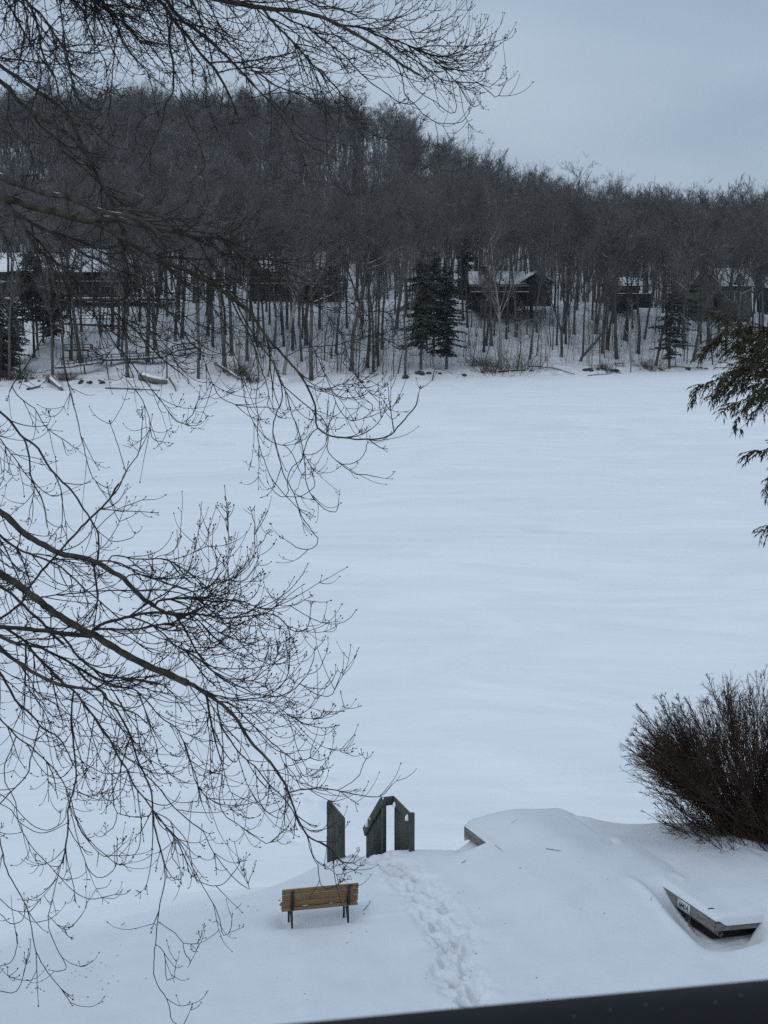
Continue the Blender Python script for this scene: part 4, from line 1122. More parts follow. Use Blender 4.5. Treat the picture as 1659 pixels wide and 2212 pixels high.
    for q, r, dn in sbp:
        for k in range(3, 15):
            if rs.rand() < .34: S_p.append(q[k]); S_t.append(unit(q[k] - q[k - 1])); S_r.append(r[k]); S_d.append(dn * .8)
        S_p.append(q[-1]); S_t.append(unit(q[-1] - q[-2]) * 3.0); S_r.append(r[-1]); S_d.append(.3)
    print('side branches', len(sbp))
    snow.build('snow_ridge', M['snow'], root, smooth=True)
    S_p, S_t, S_r, S_d = np.array(S_p), np.array(S_t), np.array(S_r), np.array(S_d)
    tips_p, tips_d, tips_s = [], [], []
    tw = MB()
    def grow(p, d, L, r, K, curl, wig):
        n = len(p); out = np.empty((n, K + 1, 3)); out[:, 0] = p; d = unit(d); D = np.empty((n, K + 1, 3)); D[:, 0] = d
        for k in range(1, K + 1):
            t = k / K
            d = d + np.array([0, 0, 1.0]) * (curl * (t ** 1.4) / K)[:, None] + rs.normal(0, wig, (n, 3)) * [1, 1, .8]
            d = unit(d); out[:, k] = out[:, k - 1] + d * (L / K)[:, None]; D[:, k] = d
        R = r[:, None] * np.linspace(1, 0.55, K + 1)[None, :]
        return out, D, R
    n = len(S_p)
    lead = np.linalg.norm(S_t, axis=1) > 2; t1 = unit(S_t)
    rnd = unit(rs.normal(0, 1, (n, 3)) * [1.0, 0.9, 0.8]); perp = unit(rnd - t1 * np.sum(rnd * t1, 1, keepdims=True))
    a = np.radians(rs.uniform(20, 50, n)); a[lead] = 0.15
    d1 = t1 * np.cos(a)[:, None] + perp * np.sin(a)[:, None]
    d1[:, 2] -= 0.22 * (~lead)
    L1 = rs.gamma(3.2, 0.066, n) + 0.05; L1 = np.minimum(L1, 0.50); L1 *= np.clip(0.45 + 0.7 * S_d, .45, 1.1); L1[lead] = rs.uniform(.03, .07, lead.sum())
    r1 = np.clip(S_r * 0.75, 0.0019, 0.0029) * rs.uniform(.85, 1.1, n)
    c1 = rs.uniform(0.8, 4.2, n) * np.clip(L1 / 0.2, .4, 1.2); c1[rs.rand(n) < 0.12] = -0.3
    P1, D1, R1 = grow(S_p, d1, L1, r1, 9, c1, 0.055)
    tw.tubes(P1, R1, 4)
    tips_p.append(P1[:, -1]); tips_d.append(D1[:, -1]); tips_s.append(np.ones(n))
    # opposite side twigs
    def side(P, D, R, L, lo, hi, spread, num):
        pp, dd, rr = [], [], []
        n, K1, _ = P.shape
        for rep in range(num.max()):
            m = np.where(num > rep)[0]
            t = rs.uniform(lo, hi, len(m)) * (K1 - 1); k = np.minimum(t.astype(int), K1 - 2); f = (t - k)[:, None]
            p = P[m, k] * (1 - f) + P[m, k + 1] * f; d = D[m, k + 1]
            x = rs.normal(0, 1, (len(m), 3)); x = unit(x - d * np.sum(x * d, 1, keepdims=True))
            an = np.radians(rs.uniform(30, 62, len(m)))[:, None]
            both = rs.rand(len(m)) < 0.5
            pp += [p, p[both]]; dd += [d * np.cos(an) + x * np.sin(an), (d * np.cos(an) - x * np.sin(an))[both]]; r_ = R[m, k] * 0.8; rr += [r_, r_[both]]
        if not pp: return np.zeros((0, 3)), np.zeros((0, 3)), np.zeros(0)
        return np.vstack(pp), np.vstack(dd), np.concatenate(rr)
    num = rs.poisson(np.clip(L1 / 0.17, 0, 2.4)); num[lead] = 1
    p2, d2, r2 = side(P1, D1, R1, L1, .25, .95, 0, num)
    n2 = len(p2); L2 = rs.gamma(2.2, 0.034, n2) + 0.02
    P2, D2, R2 = grow(p2, d2, L2, np.clip(r2, .0016, .0022), 6, rs.uniform(1.0, 3.2, n2), 0.065)
    tw.tubes(P2, R2, 4); tips_p.append(P2[:, -1]); tips_d.append(D2[:, -1]); tips_s.append(np.full(n2, .95))
    # budded spurs near the ends
    for (P, D, R, lam) in ((P1, D1, R1, .8), (P2, D2, R2, .35)):
        p3, d3, r3 = side(P, D, R, None, .55, 1.0, 0, rs.poisson(lam, len(P)))
        n3 = len(p3); L3 = rs.uniform(.007, .026, n3)
        P3, D3, R3 = grow(p3, d3, L3, np.full(n3, .0015), 3, rs.uniform(.3, 1.2, n3), .05)
        tw.tubes(P3, R3, 3); tips_p.append(P3[:, -1]); tips_d.append(D3[:, -1]); tips_s.append(np.full(n3, .8))
    tw.build('twigs', M['twig'], root, smooth=True, kind='stuff')
    tp_, td, ts = np.vstack(tips_p), unit(np.vstack(tips_d)), np.concatenate(tips_s)
    keep = rs.rand(len(tp_)) < 0.85
    tp_, td, ts = tp_[keep], td[keep], ts[keep]
    h = np.array([0, .25, .62, 1.0]); rr = np.array([.35, 1.0, .75, .12])
    ln = rs.uniform(.0075, .0125, len(tp_)) * ts
    BP = tp_[:, None, :] + td[:, None, :] * (h[None, :, None] - .1) * ln[:, None, None]
    BR = rr[None, :] * (rs.uniform(.0026, .0040, len(tp_)) * ts)[:, None]
    bb = MB(); bb.tubes(BP, BR, 5, cap=False); bb.build('buds', M['bud'], root, smooth=True, kind='stuff')
    print('maple twigs', n, n2, 'buds', len(tp_), 'tw verts', tw.n)
maple()
# ------------------------------------------------------------------ hemlock boughs at the right edge
def hemlock():
    rs = np.random.RandomState(31)
    DEP = 12.0
    def W(x, y, d=DEP):                                # crop coordinates of the right edge
        return at_depth((2600 + x / 2.212) * 1659 / 3024, (1150 + y / 2.212) * 1659 / 3024, d)
    tx = W(2100, 0)[0]; tyy = 11.8
    gz = yz(tx, tyy)
    root = thing('hemlock_tree', 'dark green hemlock with drooping feathery boughs reaching in from the right', 'tree', (tx, tyy, gz))
    mb = MB(); zt = np.linspace(gz - .3, ZC + 4, 14); mb.tubes(np.stack([tx + 0 * zt, tyy + 0 * zt, zt], 1), np.linspace(.30, .06, 14), 12); mb.build('trunk', M['bark'], root, smooth=True)
    boughs = [  # width px, foliage reach, density, points
        (9, 1.0, 1.0, 12.3, [(2100, 900), (1500, 600), (1150, 480), (938, 400), (800, 360), (690, 290), (600, 235), (520, 195), (465, 150)]),
        (7, 1.0, 1.0, 11.8, [(2100, 950), (1500, 700), (1100, 560), (938, 470), (860, 410), (800, 400), (740, 370)]),
        (8, 1.0, 1.1, 12.1, [(2100, 1000), (1500, 800), (1100, 660), (938, 640), (780, 590), (700, 520), (630, 440), (540, 420), (450, 470), (380, 530)]),
        (8, 1.0, 1.0, 11.7, [(2100, 1100), (1500, 880), (1150, 740), (938, 700), (780, 700), (650, 740), (520, 770), (420, 800), (350, 860), (320, 930)]),
        (6, 1.0, 1.0, 12.0, [(2100, 1120), (1500, 940), (1150, 850), (938, 800), (800, 790), (680, 800), (560, 850), (470, 890)]),
        (6, 0.8, 0.9, 11.6, [(2100, 1200), (1400, 1000), (1150, 930), (938, 900), (820, 900), (700, 930), (600, 980), (545, 1030)]),
        (5, 0.5, 0.35, 11.9, [(2100, 1250), (1400, 1050), (1100, 960), (938, 930), (850, 980), (780, 1070), (700, 1160), (600, 1215)]),
        (5, 0.9, 0.9, 12.2, [(2100, 1100), (1400, 900), (1150, 830), (938, 850), (860, 900), (760, 960), (680, 1040), (620, 1140)]),
        (6, 0.9, 0.9, 12.0, [(2100, 1700), (1500, 1420), (1100, 1370), (938, 1355), (860, 1370), (790, 1390), (755, 1400)]),
        (5, 0.9, 0.8, 12.0, [(2100, 1900), (1500, 1650), (1100, 1570), (980, 1580), (915, 1640), (895, 1690)]),
        (5, 0.7, 0.6, 12.0, [(2100, 2000), (1500, 1760), (1100, 1720), (980, 1720), (910, 1745), (885, 1770)]),
        (6, 0.9, 0.9, 11.8, [(2100, 2350), (1500, 2100), (1100, 2020), (980, 2010), (920, 2040), (880, 2085)]),
        (7, 1.0, 1.0, 12.4, [(2100, 800), (1500, 420), (1200, 380), (1000, 400), (900, 420), (850, 470), (820, 560)]),
        (7, 1.0, 1.0, 11.5, [(2100, 1100), (1500, 800), (1200, 700), (1000, 640), (880, 620), (760, 640), (640, 680), (560, 740)]),
        (6, 1.0, 1.0, 12.3, [(2100, 1000), (1500, 700), (1200, 600), (1000, 560), (860, 500), (760, 470), (680, 500)]),
        (6, 1.0, 1.0, 12.2, [(2100, 900), (1500, 560), (1150, 380), (938, 330), (800, 300), (700, 330), (600, 330), (500, 370), (440, 430)]),
    ]
    BL_p, BL_d, BL_n = [], [], []
    tw = MB()
    for (w, reach, den, dep, pts) in boughs:
        P = spline(np.array([W(x, y, dep + 0.25 * math.sin(x * .004)) for x, y in pts]), 44)
        P = P + np.stack([0 * P[:, 0], 0.10 * np.sin(np.linspace(0, 6, 44) + w), 0 * P[:, 0]], 1)
        r = np.linspace(w, 1.6, 44) / 2 / FS * dep * np.interp(np.arange(44), [0, 15, 43], [3.0, 1.2, 1.0])
        mb = MB(); mb.tubes(P, r, 6); mb.build('bough', M['bark'], root, smooth=True)
        L = np.r_[0, np.cumsum(np.linalg.norm(np.diff(P, axis=0), axis=1))]
        k0 = L[-1] - 2.4
        pos = max(k0, 0.2); sgn = 1
        while pos < L[-1]:
            k = min(max(int(np.searchsorted(L, pos)), 1), 43); p = P[k]; t = unit(P[k] - P[k - 1])
            rem = (L[-1] - pos)
            ll = reach * min(0.34, 0.10 + rem * 0.30) * rs.uniform(.6, 1.15)
            lat = unit(np.array([rs.normal(0, .5), rs.normal(0, 1), rs.normal(-.25, .45)])); lat = unit(lat - t * np.dot(lat, t))
            d = unit(t * .8 + lat * sgn * .75 + [0, 0, -.15]); sgn = -sgn
            K = 7; q = np.empty((K, 3)); q[0] = p
            for i in range(1, K):
                d = unit(d + np.array([0, 0, -.09]) + rs.normal(0, .07, 3)); q[i] = q[i - 1] + d * ll / (K - 1)
            tw.tubes(q, np.linspace(.0028, .0010, K), 3)
            if rs.rand() < min(1, den + .15):
                for f in np.arange(0.08, 1.0, 0.035 / ll * .55 + .02):
                    i = min(int(f * (K - 1)), K - 2); g = f * (K - 1) - i
                    b = q[i] * (1 - g) + q[i + 1] * g; dd = unit(q[i + 1] - q[i])
                    for s in (-1, 1):
                        x = unit(np.cross(dd, [rs.normal(0, .4), rs.normal(0, .4), 1.0])) * s
                        BL_p.append(b); BL_d.append(unit(dd * .75 + x * .75 + [0, 0, -.34] + rs.normal(0, .16, 3))); BL_n.append(rs.uniform(.030, .068) * (1.1 - .5 * f))
                BL_p.append(q[-1]); BL_d.append(unit(d + [0, 0, -.2])); BL_n.append(.05)
            pos += 0.023 / den * rs.uniform(.6, 1.4)
    tw.build('twigs', M['twig'], root, smooth=True, kind='stuff')
    p, d, l = np.array(BL_p), np.array(BL_d), np.array(BL_n)
    n = len(p); x = rs.normal(0, 1, (n, 3)) + [0, 0, .8]; s = unit(np.cross(d, x)); nn = np.cross(s, d)
    wd = (l * rs.uniform(.10, .17, n))[:, None]
    # a flat needle spray: long leaf-shaped body folded along its rib and bending down at the end
    V = np.stack([p, p + d * l[:, None] * .35 + s * wd - nn * wd * .3, p + d * l[:, None] * .4 + nn * wd * .25, p + d * l[:, None] * .35 - s * wd - nn * wd * .3,
                  p + d * l[:, None] + np.array([0, 0, -.22]) * l[:, None]], 1).reshape(-1, 3)
    o = np.arange(n)[:, None] * 5
    T = np.concatenate([o + [0, 1, 2], o + [0, 2, 3], o + [1, 4, 2], o + [2, 4, 3]])
    mb = MB(); mb.add(V, None, T); mb.build('needles', M['hemlock'], root, kind='stuff')
    print('hemlock sprays', n)
hemlock()

# ------------------------------------------------------------------ the twiggy shrub on the bank
def shrub():
    rs = np.random.RandomState(41)
    b0 = on_plane(1655, 1822, 1.75); base = np.array([b0[0] + 0.55, b0[1] + .15, 0]); base[2] = yz(base[0], base[1]) - .1
    root = thing('shrub', 'big dense reddish brown leafless shrub fanning out on the bank at right', 'shrub', base)
    ns = 390; tw = MB()
    P0, D0, L0 = [], [], []
    for k in range(ns):
        th = math.radians(rs.uniform(-60, 40)) if k > 70 else math.radians(rs.uniform(-74, -36))
        ph = rs.uniform(-.75, .75)
        d = unit(np.array([math.sin(th), math.cos(th) * .0 + math.sin(ph) * .75, math.cos(th) * 1.0 + .12]))
        p = base + np.array([rs.uniform(-1.0, 1.7) if k > 30 else rs.uniform(-1.2, -.4), rs.normal(0, .35), 0])
        p[2] = yz(p[0], p[1]) - .08
        # reach of an uneven, rounded crown
        up = max(d[2], 0.02); L = 3.95 * (1 - 0.10 * abs(math.sin(th)) ** 1.5) * rs.uniform(.90, 1.0)
        if d[0] < -.9: L *= rs.uniform(.75, .98)
        P0.append(p); D0.append(d); L0.append(L)
    P0, D0, L0 = np.array(P0), np.array(D0), np.array(L0)
    def grow(p, d, L, r, K, up, wig):
        n = len(p); out = np.empty((n, K + 1, 3)); out[:, 0] = p; D = np.empty((n, K + 1, 3)); d = unit(d); D[:, 0] = d
        for k in range(1, K + 1):
            d = unit(d + np.array([0, 0, up / K]) + rs.normal(0, wig, (n, 3))); out[:, k] = out[:, k - 1] + d * (L / K)[:, None]; D[:, k] = d
        return out, D, r[:, None] * np.linspace(1, .35, K + 1)[None]
    S, DS, RSm = grow(P0, unit(D0 + [0, 0, .25]), L0, rs.uniform(.010, .021, ns), 12, -.05, .035)
    for k in range(ns):
        mb = MB(); mb.tubes(S[k], RSm[k], 5); mb.build('stem', M['shrub'], root, smooth=True)
    def side(P, D, L, num, lo, ang, lr):
        pp, dd, ll = [], [], []
        K1 = P.shape[1]
        for rep in range(num.max()):
            m = np.where(num > rep)[0]; t = (lo + (0.99 - lo) * rs.beta(1.6, 1.0, len(m))) * (K1 - 1); k = np.minimum(t.astype(int), K1 - 2); f = (t - k)[:, None]
            p = P[m, k] * (1 - f) + P[m, k + 1] * f; d = D[m, k + 1]
            x = rs.normal(0, 1, (len(m), 3)); x = unit(x - d * np.sum(x * d, 1, keepdims=True)); a = np.radians(rs.uniform(ang[0], ang[1], len(m)))[:, None]
            pp.append(p); dd.append(d * np.cos(a) + x * np.sin(a)); ll.append(np.maximum(L[m] * (1 - t / (K1 - 1)) * 0.9, .10) * rs.uniform(lr[0], lr[1], len(m)))
        return np.vstack(pp), np.vstack(dd), np.concatenate(ll)
    p1, d1, l1 = side(S, DS, L0, np.full(ns, 17), .22, (14, 36), (.55, 1.0))
    n1 = len(p1); Q1, E1, R1 = grow(p1, d1, l1, np.clip(.004 + l1 * .0022, 0, .009), 7, .12, .06); tw.tubes(Q1, R1, 4)
    p2, d2, l2 = side(Q1, E1, l1, rs.poisson(np.clip(l1 * 9.0, 3.2, 10)), .15, (20, 48), (.35, .9))
    l2 = np.clip(l2, .06, .5); n2 = len(p2); Q2, E2, R2 = grow(p2, d2, l2, np.full(n2, .0050), 4, .10, .07); tw.tubes(Q2, R2, 3)
    p3, d3, l3 = side(Q2, E2, l2, rs.poisson(np.full(n2, 1.0)), .3, (25, 55), (.3, .8))
    l3 = np.clip(l3, .04, .22); Q3, E3, R3 = grow(p3, d3, l3, np.full(len(p3), .0040), 2, .10, .05); tw.tubes(Q3, R3, 3)
    tw.build('twigs', M['shrub'], root, smooth=True, kind='stuff')
    print('shrub', n1, n2, len(p3))
shrub()
# ------------------------------------------------------------------ bare trees on the far side
def gen_tree(seed, H=20.0, r0=0.22, lean=0.0, fork=0.0, curve=0.0, clear=0.42, ntw=500, spread=1.0, tr=1.0, nlimb=17):
    rs = np.random.RandomState(seed)
    trunk, crown = MB(), MB()
    ends = []
    def stem(p, d, L, r, K, up, wig, taper=.30):
        d = unit(np.array(d, float)); q = [np.array(p, float)]; ds = [d]
        for k in range(K):
            d = unit(d + np.array([0, 0, up / K]) + rs.normal(0, wig, 3)); q.append(q[-1] + d * L / K); ds.append(d)
        q = np.array(q); R = np.linspace(r, r * taper, K + 1)
        return q, np.array(ds), R
    if fork:
        q, ds, R = stem((0, 0, -.6), (lean, 0, 1), H * fork + .6, r0, 5, .1, .02, .85)
        mains = [(q, ds, R)]
        for s in (-1, 1):
            a, b, c = stem(q[-1], ds[-1] + np.array([s * .32, rs.normal(0, .1), 0]), H * (1 - fork), r0 * .68, 9, .35, .04, .16); mains.append((a, b, c))
    elif curve:
        K = 12; t = np.linspace(0, 1, K + 1)
        q = np.stack([curve * (smooth(0, .45, t) * 1.0 + .25 * t) , 0.2 * np.sin(t * 4), -.6 + (H + .6) * (t ** 1.05)], 1)
        q[:, 0] += rs.normal(0, .05, K + 1)
        ds = unit(np.gradient(q, axis=0)); mains = [(q, ds, np.linspace(r0, r0 * .2, K + 1))]
    else:
        q, ds, R = stem((0, 0, -.6), (lean, rs.normal(0, .02), 1), H + .6, r0, 13, .05 if not lean else 0.0, .042, .12)
        R = r0 * (1 - .90 * np.linspace(0, 1, 14) ** 1.35); mains = [(q, ds, R)]
    for q, ds, R in mains:
        if q[0, 2] < 0:
            R = R.copy(); R[0] *= 1.35; R[1] *= 1.05
        trunk.tubes(q, R, 7)
    limbs = []
    for q, ds, R in mains:
        K = len(q) - 1
        nl = int(nlimb * (1 if len(mains) == 1 else .7)) if q[-1, 2] > H * .6 else 0
        for k in range(nl):
            zt = rs.uniform(clear, .97) * H
            i = int(np.clip(np.searchsorted(q[:, 2], zt), 1, K)); f = rs.rand()
            if q[i, 2] < clear * H * .9: continue
            p = q[i - 1] * (1 - f) + q[i] * f
            az = rs.uniform(0, 6.28); el = rs.uniform(.35, 1.15)
            d = np.array([math.cos(az) * math.cos(el), math.sin(az) * math.cos(el), math.sin(el)])
            L = H * rs.uniform(.16, .36) * spread * (1.15 - .55 * p[2] / H)
            a, b, c = stem(p, d, L, max(R[i] * .60, .035), 6, .35, .10, .25)
            trunk.tubes(a, c, 4); limbs.append((a, b, c, L))
            for s in range(rs.randint(1, 4)):
                j = rs.randint(2, 6); az = rs.normal(0, .55, 3); a2, b2, c2 = stem(a[j], b[j] + az, L * rs.uniform(.35, .7), c[j] * .7, 5, .25, .11, .3)
                trunk.tubes(a2, c2, 3); limbs.append((a2, b2, c2, L * .5))
        j0 = int(K * .72); limbs.append((q[j0:], ds[j0:], R[j0:], H * .28))
    # twig haze
    P, D = [], []
    w = np.array([l[3] for l in limbs]); w = w / w.sum()
    for l in rs.choice(len(limbs), ntw, p=w):
        a, b, c, L = limbs[l]; t = rs.uniform(.15, 1) * (len(a) - 1); j = min(int(t), len(a) - 2); f = t - j
        P.append(a[j] * (1 - f) + a[j + 1] * f); x = rs.normal(0, 1, 3); D.append(unit(b[j] * .9 + x * .62 + [0, 0, .22]))
    P, D = np.array(P), np.array(D); n = len(P)
    def grow(p, d, L, r, K, up, wig):
        n = len(p); out = np.empty((n, K + 1, 3)); out[:, 0] = p; DD = d
        for k in range(1, K + 1):
            DD = unit(DD + np.array([0, 0, up / K]) + rs.normal(0, wig, (n, 3))); out[:, k] = out[:, k - 1] + DD * (L / K)[:, None]
        return out, DD, r[:, None] * np.linspace(1, .4, K + 1)[None]
    L1 = rs.uniform(.7, 2.3, n) * H / 20
    Q, E, R1 = grow(P, D, L1, np.full(n, .021 * tr), 3, .25, .14); crown.tubes(Q, R1, 3, cap=False)
    m = rs.randint(0, n, int(n * 1.7)); kk = rs.randint(1, 3, len(m))
    d2 = unit(unit(Q[m, kk + 1] - Q[m, kk]) + rs.normal(0, .55, (len(m), 3)) + [0, 0, .15])
    Q2, _, R2 = grow(Q[m, kk], d2, rs.uniform(.4, 1.2, len(m)) * H / 20, np.full(len(m), .014 * tr), 2, .2, .12); crown.tubes(Q2, R2, 3, cap=False)
    return trunk, crown

def gen_fir(seed, H, rad, bare=0.0, gap=0.0, droop=.25, dens=1.0, irregular=0.3, col=1.6):
    rs = np.random.RandomState(seed); trunk, fol = MB(), MB()
    q = np.stack([rs.normal(0, .04, 9).cumsum() * .3, rs.normal(0, .04, 9).cumsum() * .3, np.linspace(-.6, H, 9)], 1)
    trunk.tubes(q, np.linspace(H * .0125 + .03, .02, 9), 7)
    Vs, o = [], 0
    z = H * bare + .4; p_, d_, l_ = [], [], []
    while z < H * .985:
        t = (z - H * bare) / (H * (1 - bare)); R = rad * (1 - t ** col) ** .75 * (0.60 + .40 * min(1, t * 5)) * (1 + .35 * math.sin(z * 1.9 + seed) * irregular) + .12
        for k in range(rs.randint(4, 7)):
            if rs.rand() < gap: continue
            az = rs.uniform(0, 6.28); L = R * rs.uniform(max(.15, 1 - irregular * 1.7), 1.12)
            d = np.array([math.cos(az), math.sin(az), .18 - droop * (1 - t)])
            c = np.array([np.interp(z, q[:, 2], q[:, 0]), np.interp(z, q[:, 2], q[:, 1]), z])
            a = [c]; dd = unit(d)
            for s in range(4): dd = unit(dd + [0, 0, -droop * .25]); a.append(a[-1] + dd * L / 4)
            a = np.array(a); trunk.tubes(a, np.linspace(.022 + L * .006, .008, 5), 3, cap=False)
            for f in np.arange(.12, 1.02, .30 / max(L, .5) / dens):
                i = min(int(f * 4), 3); b = a[i] * (1 - (f * 4 - i)) + a[i + 1] * (f * 4 - i)
                for s in (-1, 1, 0):
                    x = np.array([-math.sin(az), math.cos(az), 0]) * s
                    p_.append(b); d_.append(unit(dd * .6 + x * .9 + rs.normal(0, .22, 3) + [0, 0, -droop * .5])); l_.append(rs.uniform(.34, .80) * min(1, .35 + L * .35) * (1.25 - .5 * f))
        z += rs.uniform(.15, .32) * (H / 14) ** .5
    p, d, l = np.array(p_), np.array(d_), np.array(l_); n = len(p)
    s = unit(np.cross(d, rs.normal(0, .35, (n, 3)) + [0, 0, 1.0])); nn = np.cross(s, d); w = (l * rs.uniform(.20, .34, n))[:, None]
    V = np.stack([p, p + d * l[:, None] * .45 + s * w - nn * w * .4, p + d * l[:, None] * .5 + nn * w * .35, p + d * l[:, None] * .45 - s * w - nn * w * .4, p + d * l[:, None] + np.array([0, 0, -.15]) * l[:, None]], 1).reshape(-1, 3)
    o = np.arange(n)[:, None] * 5
    fol.add(V, None, np.concatenate([o + [0, 1, 2], o + [0, 2, 3], o + [1, 4, 2], o + [2, 4, 3]]))
    return trunk, fol

# --- tree shapes shared by many trees
KINDS = {}
def kind(key, n, base_seed, **kw):
    KINDS[key] = []
    for i in range(n):
        t, c = gen_tree(base_seed + i, **kw)
        KINDS[key].append((t, c))
kind('straight', 6, 100, clear=.44, r0=.25)
kind('tall', 3, 120, H=23, clear=.52, r0=.27, ntw=480, spread=.9)
kind('lean', 2, 140, lean=.14, clear=.44, r0=.24)
kind('fork', 2, 160, fork=.24, clear=.46, r0=.26)
kind('curve', 1, 170, H=17, curve=4.2, clear=.5, r0=.27)
kind('pole', 4, 180, H=12, r0=.085, clear=.35, ntw=70, spread=.7, tr=.8)
kind('wide', 3, 190, H=18, r0=.26, clear=.36, ntw=620, spread=1.35)
_mesh = {}
def tree_meshes(key, i, pale):
    k = (key, i, pale)
    if k not in _mesh:
        t, c = KINDS[key][i]
        _mesh[k] = (t.mesh('trunk', M['pale_bark'] if pale else M['far_bark'], True), c.mesh('crown', M['far_twig'], False))
    return _mesh[k]
TREES = []                                             # root objects with what is needed to describe them
def put_tree(key, pos, H, dia, rs, pale=False, rot=None, flip=1, kindname='bare_tree'):
    i = rs.randint(len(KINDS[key])); tm, cm = tree_meshes(key, i, pale)
    H0 = {'tall': 23, 'curve': 17, 'pole': 12, 'wide': 18}.get(key, 20.0); r00 = {'tall': .27, 'lean': .24, 'fork': .26, 'curve': .27, 'pole': .085, 'wide': .26}.get(key, .25)
    root = bpy.data.objects.new(kindname, None); C.objects.link(root); root.location = [float(c) for c in pos]
    sz = H / H0; sxy = max(dia / (2 * r00), .55 * sz)
    root.rotation_euler = (0, 0, rot if rot is not None else rs.uniform(0, 6.28))
    a = put('trunk', tm, root, False); b = put('crown', cm, root, False)
    a.scale = (sxy * .7 + sz * .3, sxy * .7 + sz * .3, sz) if key not in ('curve', 'fork', 'lean') else (sz, sz, sz)
    b.scale = a.scale
    if key == 'curve': root.scale = (flip, 1, 1)
    return root

HOUSES = []                                            # footprints (x0, x1, y0, y1) kept clear of trees
# ------------------------------------------------------------------ houses across the lake
def gable(mb, x0, x1, y0, y1, ze, zr, along='x', over=.5, th=.16):
    """two roof slopes with thickness; ridge along x or y"""
    if along == 'x':
        ym = (y0 + y1) / 2
        for (ya, yb) in ((y0 - over, ym), (y1 + over, ym)):
            s = (zr - ze) / (ym - y0); za = ze - over * s
            A = np.array([[x0 - over, ya, za], [x1 + over, ya, za], [x1 + over, yb, zr], [x0 - over, yb, zr]])
            mb.add(np.vstack([A, A + [0, 0, th]]), [(0, 1, 2, 3), (4, 5, 6, 7), (0, 1, 5, 4), (1, 2, 6, 5), (2, 3, 7, 6), (3, 0, 4, 7)])
    else:
        xm = (x0 + x1) / 2
        for (xa, xb) in ((x0 - over, xm), (x1 + over, xm)):
            s = (zr - ze) / (xm - x0); za = ze - over * s
            A = np.array([[xa, y0 - over, za], [xa, y1 + over, za], [xb, y1 + over, zr], [xb, y0 - over, zr]])
            mb.add(np.vstack([A, A + [0, 0, th]]), [(0, 1, 2, 3), (4, 5, 6, 7), (0, 1, 5, 4), (1, 2, 6, 5), (2, 3, 7, 6), (3, 0, 4, 7)])
def walls_mb(x0, x1, y0, y1, zb, ze, zr=None, along='x'):
    mb = MB(); mb.box(((x0 + x1) / 2, (y0 + y1) / 2, (zb + ze) / 2), (x1 - x0, y1 - y0, ze - zb))
    if zr:
        if along == 'x':
            ym = (y0 + y1) / 2
            for x in (x0 + .003, x1 - .003): mb.add([[x, y0, ze], [x, y1, ze], [x, ym, zr]], None, [(0, 1, 2)])
        else:
            xm = (x0 + x1) / 2
            for y in (y0 + .003, y1 - .003): mb.add([[x0, y, ze], [x1, y, ze], [xm, y, zr]], None, [(0, 1, 2)])
    return mb
def window(root, x, z, w, h, y, trim, mull=0):
    mb = MB(); t = .11
    for (cx, cz, sx, sz) in ((x, z + h / 2, w + 2 * t, t), (x, z - h / 2, w + 2 * t, t), (x - w / 2 - t / 2, z, t, h - t), (x + w / 2 + t / 2, z, t, h - t)):
        mb.box((cx, y - .05, cz), (sx, .10, sz))
    for k in range(mull): mb.box((x - w / 2 + w * (k + 1) / (mull + 1), y - .045, z), (.07, .08, h - t))
    f = mb.build('window', trim, root)
    mb = MB(); mb.box((x, y - .012, z), (w, .02, h)); p = mb.build('pane', M['pane'], None); 
    p.parent = f; p.matrix_parent_inverse = Matrix.Translation(-root.location)
    return f
def snow_roof(root, x0, x1, y0, y1, ze, zr, along, over=.5):
    mb = MB(); gable(mb, x0, x1, y0, y1, ze, zr, along, over, .14); r = mb.build('roof', M['house_dark'], root)
    mb = MB(); gable(mb, x0, x1, y0, y1, ze + .145, zr + .145, along, over - .06, .26); s = mb.build('roof_snow', M['snow'], root)
    return r
def deck_rail(root, x0, x1, y, z, mt, n, h=.95, y1=None):
    y1 = y if y1 is None else y1
    for zz in (h, h * .5):
        mb = MB(); mb.beam((x0, y, z + zz), (x1, y1, z + zz), .06, .10); mb.build('rail', mt, root)
    mb = MB(); mb.beam((x0, y, z + h + .08), (x1, y1, z + h + .08), .10, .06); mb.build('rail_snow', M['snow'], root)
    for k in range(n + 1):
        f = k / n; mb = MB(); mb.box((x0 + (x1 - x0) * f, y + (y1 - y) * f, z + h / 2), (.09, .09, h)); mb.build('rail_post', mt, root)
def hx(u, y): return (u - 829.5) / F * y * 1.011
def zz(v, y): return at_y(829.5, v, y)[2]

